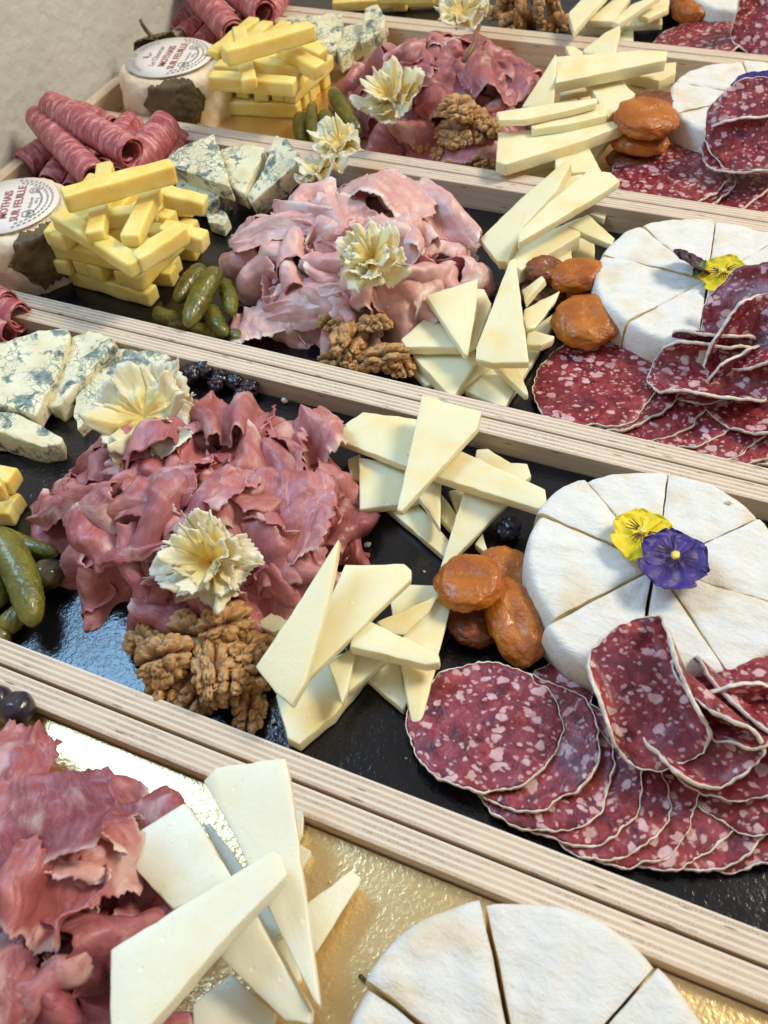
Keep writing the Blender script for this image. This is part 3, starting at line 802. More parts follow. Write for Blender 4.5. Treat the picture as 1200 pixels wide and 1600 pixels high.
# ------------------------------------------------------------------ camembert wheels, cut in wedges
def wedge(c, Rr, hgt, a0, a1, z0, off, seed, label, group, tilt=(0, 0)):
    """one wedge between world angles a0..a1 about c; off = (dx, dy, dz)"""
    c = np.array([c[0] + off[0], c[1] + off[1], z0 + off[2]])
    nr, na = 18, max(10, int((a1 - a0) / 0.045))
    e = 0.0038
    prof = []                          # from centre along the top, round the shoulder, down, back underneath
    for i in range(nr): prof.append(((Rr - e) * i / (nr - 1), hgt))
    for k in range(1, 6):
        a = k / 6 * math.pi / 2
        prof.append((Rr - e + e * math.sin(a), hgt - e + e * math.cos(a)))
    for k in range(1, 6): prof.append((Rr + 0.0012 * math.sin(k / 6 * math.pi), hgt - e - (hgt - 2 * e) * k / 6))
    for k in range(0, 5):
        a = k / 4 * math.pi / 2
        prof.append((Rr - e + e * math.cos(a), e - e * math.sin(a)))
    prof.append((0, 0))
    verts = []; K = len(prof)
    for j in range(na + 1):
        th = a0 + (a1 - a0) * j / na
        for (r_, z_) in prof:
            t2 = th + .014 * nz(r_ * 90, math.cos(th), math.sin(th))
            x, y = r_ * math.cos(t2), r_ * math.sin(t2)
            wob = 1 + 0.045 * nz(x * 28 + seed, y * 28, z_ * 20)
            zz = z_
            if z_ > 0.002: zz = z_ * (1 + 0.05 * nz(x * 35, y * 35, seed) + .05 * nz(seed, 3, 1)) + 0.0011 * nz(x * 110, y * 110, seed) + .0006 * nz(x * 260, y * 260, seed)
            if z_ > hgt * .6 and r_ > 0.001:      # edges along the cuts sag a little
                ed = min(th - a0, a1 - th) * r_
                zz -= 0.0007 * math.exp(-ed / 0.0009)
            zz += x * tilt[0] + y * tilt[1]
            verts.append(c + np.array([x * wob, y * wob, max(zz, 0)]))
    rind = []; paste = []
    for j in range(na):
        for k in range(K - 1):
            a = j * K + k
            rind.append((a, a + K, a + K + 1, a + 1))
    root = empty('camembert_wedge', c)
    tag(root, label, 'soft cheese', group)
    put('rind', verts, rind, RIND, parent=root)
    pv = []
    for j, fl in ((0, False), (na, True)):
        st = len(pv)
        ring = [verts[j * K + k] for k in range(K)]
        inn = np.mean(ring, axis=0)
        pv += [p for p in ring]
        pv.append(inn)
        for k in range(K):
            tri = (st + k, st + (k + 1) % K, st + K)
            paste.append(tri if not fl else tri[::-1])
    put('paste', np.array(pv), paste, PASTE, parent=root, smooth=False)
    return root


def angpx(c, px, py, z):
    p = W(px, py, z); return math.atan2(p[1] - c[1], p[0] - c[0])


def wheel(cpx, zt, floor, Rr, cutpx, offs, labels, group, seed):
    hgt = zt - floor
    c = W(cpx[0], cpx[1], zt)
    an = [a if isinstance(a, float) else angpx(c, a[0], a[1], zt) for a in cutpx]
    an = sorted([a % (2 * math.pi) for a in an])
    n = len(an)
    order = an
    for i in range(n):
        a0 = order[i]; a1 = order[(i + 1) % n]
        if a1 <= a0: a1 += 2 * math.pi
        mid = (a0 + a1) / 2
        d = offs[i] if i < len(offs) else (.001, 0)
        g = 0.0001 / Rr
        wedge(c, Rr, hgt, a0 + g, a1 - g, floor, (math.cos(mid) * d[0], math.sin(mid) * d[0], 0), seed + i * 3.7,
              labels(i, mid), group, tilt=(d[1], 0) if len(d) < 3 else (d[1], d[2]))
    return c, an


def wl(tray, table):
    return lambda i, mid: f'{table[i]}, {TN[tray]}' if i < len(table) else f'white camembert wedge, {TN[tray]}'


GW = 'camembert wedges of the second tray wheel'
# angles sorted from +X counter-clockwise
wheel((1026, 882), .036, .008, .0575, [(1200, 938), (1165, 818), (1045, 735), (915, 745), (838, 800), (875, 960), (1007, 995), (1110, 1010)],
      [(.0008, 0), (.0008, 0), (.0026, 0), (.0004, 0), (.0038, 0), (.0005, 0), (.0022, 0), (.0004, 0)],
      wl(3, ['white camembert wedge at the right edge of the photo', 'white camembert wedge with a grey mould spot',
             'white camembert wedge behind the yellow pansy', 'white camembert wedge pushed out toward cheese slices',
             'white camembert wedge nearest the dark berry', 'lower left white camembert wedge beside the apricots',
             'white camembert wedge in front of the violet pansy', 'white camembert wedge touching the folded salami']), GW, 3)
GW2 = 'camembert wedges of the middle tray wheel'
wheel((1106, 435), .032, .002, .0645, [(1120, 335), (1010, 358), (950, 400), (1000, 492), (1088, 560), (1240, 360), (1250, 430), (1200, 520)],
      [(.0008, 0), (.0012, 0), (.0008, 0), (.0030, 0), (.0010, 0), (.0010, 0), (.0030, 0), (.0008, 0)],
      wl(2, ['camembert wedge right of the pansies', 'camembert wedge at the right edge behind', 'camembert wedge with a straight back edge behind the pansies',
             'camembert wedge left of the back cut', 'camembert wedge with its tip toward the cheese slices', 'broad camembert wedge beside the apricots',
             'camembert wedge behind the first salami slices', 'camembert wedge beside the standing salami']), GW2, 31)
GW1 = 'camembert wedges of the fourth tray wheel'
wheel((1178, 152), .031, .001, .061, [(1160, 90), (1075, 130), (1060, 175), (1110, 232), (1290, 120), (1290, 190)],
      [(.0010, 0)] * 8,
      wl(1, ['camembert wedge cut off by the photo edge', 'camembert wedge behind the violet flower', 'camembert wedge with smooth side at back left',
             'yellowish camembert wedge beside the cheese heap', 'camembert wedge above the salami slices', 'camembert wedge behind the standing salami']), GW1, 57)
GW0 = 'camembert wedges of the farthest tray wheel'
wheel((1165, -25), .028, .004, .055, [(1165, -60), (1100, -10), (1150, 20), (1260, 0)], [(.001, 0)] * 6,
      wl(0, ['camembert wedge at the top right corner', 'camembert wedge out at the top edge', 'camembert wedge beside the apricots', 'camembert wedge just above the salami']), GW0, 77)
GW4 = 'camembert wedges of the nearest tray wheel'
wheel((826, 1738), .040, .013, .0605, [(600, 1560), (768, 1455), (1000, 1540), (1120, 1680), (700, 1900), (1000, 1900), (560, 1750)],
      [(.002, 0), (.0008, 0), (.0040, 0), (.001, 0), (.001, 0), (.001, 0), (.001, 0)],
      wl(4, ['camembert wedge at the right of the wheel', 'camembert wedge between two long cuts', 'camembert wedge pushed out with raised rim',
             'camembert wedge at the left below the pushed out one', 'camembert wedge at the lower left, mostly below the photo edge', 'camembert wedge lowest in the wheel', 'camembert wedge at lower right']), GW4, 91)

# ------------------------------------------------------------------ walnuts
def walnut_mesh(seed, sx=.0165, sy=.0125, sz=.0082, half=True):
    import bmesh
    bm = bmesh.new(); bmesh.ops.create_icosphere(bm, subdivisions=5, radius=1)
    rid = []
    rr_ = random.Random(int(seed * 10)); sph = []
    for sd in (1, -1):
        for k in range(5):
            a = math.radians(16 + 37 * k + rr_.uniform(-6, 6)); l = rr_.uniform(.52, .66)
            sph.append((l * math.cos(a), sd * (l * math.sin(a) + .07), rr_.uniform(-.05, .12), rr_.uniform(.27, .36)))
        for k in range(3):
            a = math.radians(25 + 65 * k + rr_.uniform(-10, 10))
            sph.append((.40 * math.cos(a), sd * (.26 * math.sin(a) + .17), rr_.uniform(.25, .42), rr_.uniform(.26, .34)))
    for v_ in bm.verts:
        d = v_.co.normalized()
        w_ = Vector((nz(d.x * 2 + seed, d.y * 2, d.z * 2), nz(d.x * 2, d.y * 2 + seed, d.z * 2 + 4), nz(d.x * 2, d.y * 2, d.z * 2 + seed))) * .28
        dd = (d + w_).normalized(); t1 = t2 = .34
        for (sx_, sy_, sz_, sr) in sph:
            b = dd.x * sx_ + dd.y * sy_ + dd.z * sz_; c2 = sx_ * sx_ + sy_ * sy_ + sz_ * sz_ - sr * sr
            ds = b * b - c2
            if ds > 0:
                tt = b + math.sqrt(ds)
                if tt > t1: t1, t2 = tt, t1
                elif tt > t2: t2 = tt
        vy = max(0, 1 - (t1 - t2) / .12)
        fold = abs(nz(d.x * 5 + seed, d.y * 5, d.z * 5 + w_.x * 4))
        gr = math.exp(-((d.y + .05 * nz(d.x * 3, seed, 1)) / 0.10) ** 2) * (1 if d.z > 0 else .4)
        k = t1 * (1 - .12 * vy) * (1 - .25 * gr) * (.93 + .16 * min(1, fold * 4))
        z = d.z * k * (1.0 if d.z > 0 else .6)
        v_.co = Vector((d.x * k * sx * 1.12, d.y * k * sy * 1.12, z * sz * 1.5))
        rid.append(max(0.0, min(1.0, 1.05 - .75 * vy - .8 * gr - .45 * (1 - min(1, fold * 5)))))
    me = bpy.data.meshes.new('walnut_half'); bm.to_mesh(me); bm.free()
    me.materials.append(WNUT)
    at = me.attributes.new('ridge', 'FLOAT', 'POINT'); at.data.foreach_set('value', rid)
    me.polygons.foreach_set('use_smooth', [True] * len(me.polygons)); me.update()
    return me


WM = [walnut_mesh(s, *d) for s, d in ((1.3, (.0175, .0135, .0090)), (4.1, (.0165, .0120, .0085)), (7.7, (.0180, .0095, .0085)), (11.2, (.0120, .0095, .0078)), (15.6, (.0150, .0085, .0072)))]


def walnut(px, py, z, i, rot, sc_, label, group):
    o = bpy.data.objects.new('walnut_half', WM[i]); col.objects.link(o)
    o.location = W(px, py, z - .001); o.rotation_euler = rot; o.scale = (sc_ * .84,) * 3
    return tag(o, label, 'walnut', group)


GN = 'walnut halves in the second tray'
for a in [(262, 1080, .014, 3, (.2, .1, 2.0), 1.1, 'walnut piece lowest at the left of the pile'),
          (305, 1088, .013, 1, (.6, .2, 1.5), .95, 'walnut half at the bottom, near the rim'),
          (345, 1085, .013, 4, (.3, .4, 2.6), 1.0, 'walnut piece near the rim, between two halves'),
          (390, 1112, .012, 4, (.1, .3, 2.0), 1.0, 'walnut piece standing alone at the right, nearest the rim'),
          (225, 1003, .016, 3, (.1, .3, 2.8), 1.05, 'walnut piece with a pale stub at the far left'),
          (400, 1055, .016, 3, (.5, .5, .6), 1.0, 'walnut fragment under the leaning cheese slice'),
          (300, 995, .020, 0, (.3, -.1, .1), 1.05, 'big walnut half below the prosciutto, back left'),
          (255, 1030, .026, 0, (.25, -.35, .5), 1.0, 'broad walnut half at the left with smooth wrinkles'),
          (332, 1045, .026, 2, (.5, .1, 2.2), 1.05, 'upright walnut half in the middle of the pile'),
          (385, 1022, .020, 2, (-.4, .5, 1.2), 1.05, 'walnut half lying against the cheese slices'),
          (352, 975, .030, 1, (.6, .3, .9), .95, 'topmost walnut half, just under the prosciutto'),
          (362, 1062, .024, 2, (.2, .7, 2.1), .9, 'narrow walnut half in front of the upright one')]:
    walnut(*a[:6], a[6] + ', second tray', GN)
GN = 'walnut halves in the middle tray'
for a in [(520, 568, .009, 3, (.3, .2, .4), 1.0, 'small walnut piece lowest at the left by the rim'),
          (552, 575, .010, 4, (.2, .8, 1.6), .95, 'walnut piece leaning on the rim'),
          (625, 575, .010, 1, (.1, .2, 2.4), .9, 'walnut half lowest at the right'),
          (545, 535, .020, 0, (.7, .1, 1.7), 1.05, 'large front walnut half with butterfly lobes'),
          (600, 560, .018, 2, (.4, -.2, .4), 1.0, 'walnut half lying in front of the cheese triangle'),
          (585, 512, .022, 1, (.3, .5, 2.6), 1.0, 'walnut half tucked under the cooked ham'),
          (516, 510, .020, 3, (.2, .5, 1.4), 1.05, 'round walnut piece against the pale fat of the ham')]:
    walnut(*a[:6], a[6] + ', middle tray', GN)
GN = 'walnut halves in the fourth tray'
for a in [(662, 232, .010, 3, (.1, .4, .6), 1.1, 'walnut piece at the far left of the pile'),
          (690, 245, .010, 3, (.5, .1, 1.8), 1.1, 'walnut piece near the rim, left of centre'),
          (722, 250, .010, 4, (.2, .2, .7), 1.1, 'walnut piece near the rim, in the centre'),
          (758, 250, .011, 1, (.8, .3, 1.2), 1.05, 'pale walnut half near the rim, at right'),
          (765, 205, .026, 2, (.5, .5, 1.7), 1.1, 'upright walnut half beside the cheese slices'),
          (735, 222, .022, 3, (.1, .4, 2.2), 1.2, 'walnut piece in the middle of the pile'),
          (710, 212, .024, 0, (.2, .1, .2), 1.1, 'broad walnut half lying flat in the middle'),
          (745, 185, .034, 3, (.5, .3, 1.0), 1.1, 'walnut piece behind the topmost half'),
          (715, 172, .044, 1, (.4, .2, .9), 1.15, 'topmost walnut half leaning on the prosciutto')]:
    walnut(*a[:6], a[6] + ', fourth tray', GN)
GN = 'walnut pieces in the farthest tray'
for n_, a in enumerate([(770, 25, .012, 3), (800, 42, .012, 0), (832, 40, .010, 1), (872, 38, .010, 3), (788, 12, .024, 3), (815, 20, .026, 4), (845, 15, .026, 3), (868, 12, .020, 4), (800, -5, .030, 1), (845, -8, .030, 2)]):
    w_ = ['leftmost near the cheese rosette', 'low at the near rim, left', 'low at the near rim, centre', 'rightmost at the near rim', 'second row, far left', 'second row, left of centre', 'second row, right of centre', 'second row, touching the cheese', 'at the top edge, left', 'at the top edge, right'][n_]
    walnut(*a, (n_ * .7, n_ * .31, n_ * 1.3), 1.1, 'walnut piece ' + w_ + ', farthest tray', GN)

# ------------------------------------------------------------------ apricots, gherkins, berries
def blob(name, c, rx, ry, rz, rot, seed, mat, wr=.11, fr=2.4, dent=.45, sub=5):
    import bmesh
    bm = bmesh.new(); bmesh.ops.create_icosphere(bm, subdivisions=sub, radius=1)
    E = Matrix.Rotation(rot[2], 3, 'Z') @ Matrix.Rotation(rot[1], 3, 'Y') @ Matrix.Rotation(rot[0], 3, 'X')
    for v_ in bm.verts:
        x, y, z = v_.co
        k = 1 + wr * nz(x * fr + seed, y * fr, z * fr) + wr * .35 * nz(x * fr * 3 + seed, y * fr * 3, z * fr * 3) - wr * .35 * abs(nz(x * fr * 5, y * fr * 4 + seed, z * fr * 2))
        r2 = (x - .15) ** 2 + (y * 1.3) ** 2
        zz = z * (1 - dent * math.exp(-r2 * 5)) if z > 0 else z
        zz = math.copysign(abs(zz) ** .85, zz)
        v_.co = E @ Vector((x * k * rx, y * k * ry, zz * k * rz))
    me = bpy.data.meshes.new(name); bm.to_mesh(me); bm.free(); me.materials.append(mat)
    me.polygons.foreach_set('use_smooth', [True] * len(me.polygons)); me.update()
    o = bpy.data.objects.new(name, me); col.objects.link(o); o.location = c
    return o


def apricot(px, py, z, rx, ry, rz, rot, label, group, mat=None):
    o = blob('dried_apricot', W(px, py, z), rx, ry, rz * .85, rot, len(bpy.data.objects) * .37, mat or APR)
    return tag(o, label, 'dried apricot', group)


g = 'dried apricots in the second tray'
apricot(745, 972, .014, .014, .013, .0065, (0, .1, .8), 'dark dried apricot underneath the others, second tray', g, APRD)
apricot(793, 895, .018, .0150, .0125, .0070, (.1, .1, -.3), 'dried apricot at the back, behind the round one, second tray', g)
apricot(805, 972, .022, .0215, .0125, .0085, (.1, .15, -.95), 'long dried apricot at the front, near the salami, second tray', g)
apricot(731, 910, .031, .0155, .0160, .0080, (-.1, -.1, .4), 'round glossy dried apricot on top at the left, second tray', g)
g = 'dried apricots in the middle tray'
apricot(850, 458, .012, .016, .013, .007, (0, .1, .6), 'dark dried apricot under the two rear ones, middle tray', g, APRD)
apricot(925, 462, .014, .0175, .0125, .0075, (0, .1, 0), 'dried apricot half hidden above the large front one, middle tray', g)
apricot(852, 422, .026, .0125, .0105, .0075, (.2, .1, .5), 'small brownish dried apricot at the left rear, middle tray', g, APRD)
apricot(902, 430, .026, .0175, .0130, .0085, (.1, -.1, .5), 'smooth orange dried apricot at the rear, middle tray', g)
apricot(917, 501, .022, .0210, .0200, .0100, (.15, 0, -.4), 'largest dried apricot, wrinkled and nearest the salami, middle tray', g)
g = 'dried apricots in the fourth tray'
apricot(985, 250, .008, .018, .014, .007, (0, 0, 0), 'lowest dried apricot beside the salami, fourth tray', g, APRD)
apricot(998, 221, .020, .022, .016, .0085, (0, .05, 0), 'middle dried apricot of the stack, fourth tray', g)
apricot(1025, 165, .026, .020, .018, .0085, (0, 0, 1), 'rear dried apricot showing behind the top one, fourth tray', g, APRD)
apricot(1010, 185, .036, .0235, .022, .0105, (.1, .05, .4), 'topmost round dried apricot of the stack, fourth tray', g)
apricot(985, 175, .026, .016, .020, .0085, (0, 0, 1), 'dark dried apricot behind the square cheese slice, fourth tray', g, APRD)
g = 'dried apricots in the farthest tray'
apricot(1083, 12, .020, .018, .018, .012, (.3, 0, 0), 'dried apricot beside the white camembert, farthest tray', g)
apricot(1052, 2, .014, .017, .016, .010, (0, 0, 0), 'darker dried apricot beside the cheese slices, farthest tray', g, APRD)


def gherkin(a, za, b, zb, r, bend, label, group):
    p0, p1 = W(a[0], a[1], za), W(b[0], b[1], zb)
    d = unit(p1 - p0); L = np.linalg.norm(p1 - p0); s_ = unit(np.cross(d, [0, 0, 1])); u = np.cross(s_, d)
    seed = len(bpy.data.objects) * .7
    nL, K = 60, 40; verts = []
    for i in range(nL):
        t = i / (nL - 1)
        c = p0 + d * L * t + s_ * bend * math.sin(math.pi * t)
        rr = .86 * r * (max(0, 1 - abs(2 * t - 1) ** 5.5)) ** .5 * (0.84 + .24 * math.sin(math.pi * t * .9 + .5))
        for k in range(K):
            an = 2 * math.pi * k / K
            o = s_ * math.cos(an) + u * math.sin(an)
            bmp = nz(t * L * 420 + seed, math.cos(an) * r * 420, math.sin(an) * r * 420)
            q_ = rr * (1 + .035 * nz(t * 3 + seed, math.cos(an), math.sin(an)) * 2 + .16 * max(0, bmp) ** 1.3)
            verts.append(c + o * q_)
    faces = []
    for i in range(nL - 1):
        for k in range(K):
            a_, b_ = i * K + k, i * K + (k + 1) % K
            faces.append((a_, b_, b_ + K, a_ + K))
    o = put('gherkin', verts, faces, GHER)
    return tag(o, label, 'gherkin', group)


g = 'gherkins in the middle tray'
gherkin((240, 488), .008, (286, 500), .008, .0058, .001, 'gherkin lying leftmost, in front of the batons, middle tray', g)
gherkin((300, 512), .007, (345, 524), .007, .0052, 0, 'gherkin lowest along the near rim, middle tray', g)
gherkin((360, 520), .007, (382, 534), .007, .0050, 0, 'gherkin tip at the right, under the ham corner, middle tray', g)
gherkin((262, 508), .006, (310, 508), .006, .0045, 0, 'pale gherkin glimpsed under the leftmost ones, middle tray', g)
gherkin((328, 480), .014, (352, 525), .012, .0062, .001, 'gherkin right of the big one, pointing at the rim, middle tray', g)
gherkin((350, 438), .018, (362, 492), .016, .0060, -.001, 'gherkin at the right, beside the cooked ham, middle tray', g)
gherkin((318, 415), .020, (275, 472), .018, .0064, .001, 'gherkin behind the big one, against the batons, middle tray', g)
gherkin((340, 420), .029, (292, 510), .024, .0078, .0015, 'largest gherkin on top of its pile, middle tray', g)
g = 'gherkins in the second tray'
gherkin((-45, 870), .016, (5, 945), .014, .0075, 0, 'gherkin at the very left edge, second tray', g)
gherkin((-15, 1010), .014, (12, 985), .014, .0055, 0, 'gherkin tip lowest at the left edge near the rim, second tray', g)
gherkin((2, 988), .015, (52, 935), .014, .0058, 0, 'small gherkin under the lower end of the big one, second tray', g)
gherkin((-5, 830), .018, (90, 866), .017, .0058, .002, 'glossy narrow gherkin pointing at the prosciutto, second tray', g)
gherkin((-8, 828), .030, (54, 978), .022, .0092, -.003, 'big bumpy gherkin at the left edge, second tray', g)
g = 'gherkins in the fourth tray'
gherkin((470, 180), .010, (474, 222), .008, .008, 0, 'dark gherkin next to the baton stack, fourth tray', g)
gherkin((505, 175), .018, (520, 215), .012, .007, 0, 'gherkin between two others behind the white rosette, fourth tray', g)
gherkin((488, 160), .022, (495, 228), .012, .0055, .002, 'slim curved gherkin beside the dark one, fourth tray', g)
gherkin((518, 140), .024, (562, 208), .012, .0078, .001, 'longest gherkin lying along the prosciutto, fourth tray', g)

def berry(px, py, z, r, label, group, mat=None, name='dark_berry', cat='berry', wr=.30):
    o = blob(name, W(px, py, z), r, r * .93, r * .85, (.2, .3, px * .1), px * .13, mat or BERRY, wr=wr, fr=2.4, dent=.2, sub=4)
    return tag(o, label, cat, group)
g = 'dark berries behind the prosciutto'
for (x, y, z, r, l) in [(262, 590, .014, .0060, 'dark dried berry beside the blue cheese tip'), (300, 583, .015, .0062, 'dark dried berry behind the cheese rosette'),
                        (322, 577, .016, .0056, 'dark dried berry, leftmost of the cluster on the rim side'), (345, 588, .015, .0056, 'dark dried berry, second in the cluster behind the prosciutto'),
                        (338, 600, .014, .0052, 'dark dried berry just under the prosciutto edge'), (368, 596, .014, .0056, 'dark dried berry, third in the cluster behind the prosciutto'),
                        (390, 606, .014, .0058, 'dark dried berry, rightmost of the cluster by the wall'), (378, 618, .013, .0048, 'dark dried berry in front of the rightmost one')]:
    berry(x, y, z, r, l, g)
berry(795, 826, .014, .0062, 'lone dark berry between the cheese slices and camembert', None)
berry(26, 1107, .022, .0085, 'shiny dark blueberry on gold beside the prosciutto', 'blueberries in the nearest tray', wr=.06)
berry(-6, 1098, .022, .0085, 'dark blueberry cut by the left edge, nearest tray', 'blueberries in the nearest tray', wr=.06)
berry(76, 897, .018, .0085, 'dark shiny caper berry beside the glossy gherkin', None, OLIVE, 'caper_berry', 'caper berry', wr=.08)

# ------------------------------------------------------------------ salami slices
def curl(a, b0, rc, amax):
    """bend of arc length a beyond b0 with radius rc, up to angle amax -> (in plane, height)"""
    if a <= b0: return a, 0.0
    s_ = a - b0; th = min(s_ / rc, amax)
    x = b0 + rc * math.sin(th); z = rc * (1 - math.cos(th))
    rest = s_ - rc * th
    if rest > 0: x += rest * math.cos(th); z += rest * math.sin(th)
    return x, z


def salami(c, Rr, nrm, label, group, seed, axis=0.0, up=(9, .01, 0), dn=(9, .01, 0), wav=.0012, thick=.0015, spin=0.0, name='salami_slice', cat='salami slice'):
    """c world centre, nrm normal, curls on both sides of an axis; parts: meat, casing"""
    nn = unit(np.array(nrm, float))
    h_ = np.array([1, 0, 0]) if abs(nn[0]) < .9 else np.array([0, 1, 0])
    e1 = unit(h_ - nn * (h_ @ nn)); e2 = np.cross(nn, e1)
    e1, e2 = e1 * math.cos(spin) + e2 * math.sin(spin), -e1 * math.sin(spin) + e2 * math.cos(spin)
    nr, na = 22, 96
    ca, sa = math.cos(axis), math.sin(axis)

    def edge(th):
        k = 1 + .05 * math.sin(2 * th + seed) + .075 * nz(math.cos(th) * 2.2 + seed, math.sin(th) * 2.2, 1) + .03 * nz(math.cos(th) * 5 + seed, math.sin(th) * 5, 4)
        k += .022 * nz(math.cos(th) * 11 + seed, math.sin(th) * 11, 6)
        k -= .07 * math.exp(-((math.sin((th - seed) / 2)) / .06) ** 2)
        return Rr * k

    def P3(r_, th, dz=0.0):
        x, y = r_ * math.cos(th), r_ * math.sin(th)
        a = x * ca + y * sa; b = -x * sa + y * ca
        z = wav * (nz(x * 45 + seed, y * 45, seed) * 1.6 * (r_ / Rr) ** 1.5 + (r_ / Rr) ** 3 * .8 * nz(x * 130 + seed, y * 130, 2))
        if b > 0: bb, zz = curl(b, *up)
        else:
            bb, zz = curl(-b, *dn); bb = -bb
        xx = a * ca - bb * sa; yy = a * sa + bb * ca
        return c + e1 * xx + e2 * yy + nn * (z + zz + dz)
    verts, uvs = [], []
    for i in range(nr):
        for j in range(na):
            th = 2 * math.pi * j / na
            r_ = edge(th) * (i + .02) / (nr - 1) * .985
            verts.append(P3(r_, th)); uvs.append((r_ * math.cos(th), r_ * math.sin(th)))
    faces = []
    for i in range(nr - 1):
        for j in range(na):
            a, b = i * na + j, i * na + (j + 1) % na
            faces.append((a, a + na, b + na, b))
    faces.append(tuple(range(na))[::-1])
    root = empty(name, c)
    tag(root, label, cat, group)
    o = put('meat', verts, faces, SAL, parent=root, uvs=uvs)
    solid(o, thick)
    # casing: thin band round the rim with a wavering width
    cv = []
    prof = [(-1, -1), (1, -1), (1, 1), (-1, 1)]
    nb = 192
    for j in range(nb):
        th = 2 * math.pi * j / nb
        R0 = edge(th)
        wd = .00022 + .00034 * nz(math.cos(th) * 9 + seed, math.sin(th) * 9, 8)
        p = P3(R0 * .99, th); p2 = P3(R0 * .95, th)
        o_ = unit(p - p2); th2 = math.pi * 2 * (j + 1) / nb
        tg = unit(P3(edge(th2) * .99, th2) - p); up_ = unit(np.cross(tg, o_))
        if up_ @ nn < 0 and dn[2] < 1 and up[2] < 1: up_ = -up_
        hh = thick * .55 + .0004 * nz(math.cos(th) * 14, math.sin(th) * 14, seed)
        for (a, b) in prof: cv.append(p + o_ * a * max(wd, .0002) + up_ * b * hh)
    cf = []
    for j in range(nb):
        for k in range(4):
            a, b = j * 4 + k, j * 4 + (k + 1) % 4
            a2, b2 = ((j + 1) % nb) * 4 + k, ((j + 1) % nb) * 4 + (k + 1) % 4
            cf.append((a, b, b2, a2))
    put('casing', cv, cf, CASE, parent=root)
    return root


def tiltn(deg, az):
    a, b = math.radians(deg), math.radians(az)
    return np.array([-math.sin(a) * math.cos(b), -math.sin(a) * math.sin(b), math.cos(a)])


g = 'salami slices in the second tray'
row = ['first', 'second', 'third', 'fourth', 'fifth', 'sixth', 'seventh', 'eighth', 'ninth', 'tenth']
# shingled row; tilt: right side up
cs = [(756, 1135, .0190, .0330), (815, 1158, .0175, .0335), (838, 1192, .0150, .0325), (888, 1218, .0145, .0325), (930, 1238, .0140, .0320),
      (978, 1250, .0140, .0320), (1030, 1258, .0135, .0315), (1085, 1262, .0135, .0315), (1140, 1262, .0130, .0310), (1195, 1255, .0125, .0310), (1240, 1240, .012, .031)]
for i, (x, y, z, r) in enumerate(cs):
    r *= .935; y -= 16 if i > 2 else 4
    salami(W(x, y, z), r, tiltn(9 if i else 5, 20), ('rightmost flat' if i == 10 else row[i]) + ' salami slice from the left in the row, second tray', g, 3.3 * i + 1, spin=i * 1.3)
salami(W(872, 1085, .0145), .0150, tiltn(3, 10), 'small bit of salami peeking out between cheese and purple-sheened slice', g, 99)
salami(W(1165, 1170, .026), .031, tiltn(20, 60), 'salami slice behind the folded ones at the right edge, second tray', g, 41, axis=.5, up=(.004, .012, 1.2))
salami(W(1150, 1070, .036), .031, tiltn(14, -60), 'salami slice lying on the camembert, with a peppercorn hole, second tray', g, 47, wav=.003)
salami(W(1130, 1135, .028), .029, tiltn(20, 40), 'salami slice folded behind the big folded one, second tray', g, 53, axis=-.6, up=(.002, .009, 2.2))
salami(W(1020, 1080, .041), .0290, tiltn(20, 95), 'big folded salami slice on top, curling over a dark hollow, second tray', g, 61, axis=2.2, up=(.016, .006, 1.6), dn=(.006, .007, 1.9), wav=.003)
salami(W(1095, 1125, .037), .0255, tiltn(22, 50), 'curled salami slice with thick white rim, leaning on the big fold', g, 67, axis=-.5, up=(.001, .008, 2.4), dn=(.012, .010, .9), wav=.0025)

g = 'salami slices in the middle tray'
cs = [(928, 598, .0110, .0365), (962, 600, .0100, .0365), (1005, 620, .0085, .036), (1045, 632, .0080, .036), (1090, 645, .0075, .036), (1140, 648, .0070, .036), (1185, 648, .0070, .036), (1230, 650, .007, .036)]
for i, (x, y, z, r) in enumerate(cs):
    salami(W(x, y, z), r, tiltn(8 if i else 5, 20), row[i] + ' salami slice from the left in the row, middle tray', g, 2.7 * i + 5, spin=i * .9)
salami(W(1108, 590, .022), .0300, tiltn(10, 90), 'cup shaped folded salami slice in front of camembert, middle tray', g, 71, axis=.15, up=(.004, .009, 2.5), dn=(.008, .010, 1.0), wav=.002)
salami(W(1105, 562, .026), .0260, tiltn(30, 90), 'folded salami slice tucked behind the cup shaped one, middle tray', g, 75, axis=.1, up=(.004, .008, 2.2), wav=.002)
salami(W(1192, 560, .034), .0340, tiltn(42, 70), 'salami slice standing up beside the wheel at the right edge, middle tray', g, 79, axis=1.2, up=(.010, .012, 1.4), wav=.003)
salami(W(1198, 500, .048), .0340, tiltn(48, 60), 'salami slice leaning over the camembert at the right edge, middle tray', g, 83, axis=.6, dn=(.010, .014, 1.0), wav=.003)
salami(W(1185, 610, .020), .0300, tiltn(15, 40), 'salami slice bent under the standing one, middle tray', g, 85, axis=.8, up=(.006, .009, 1.7), wav=.002)

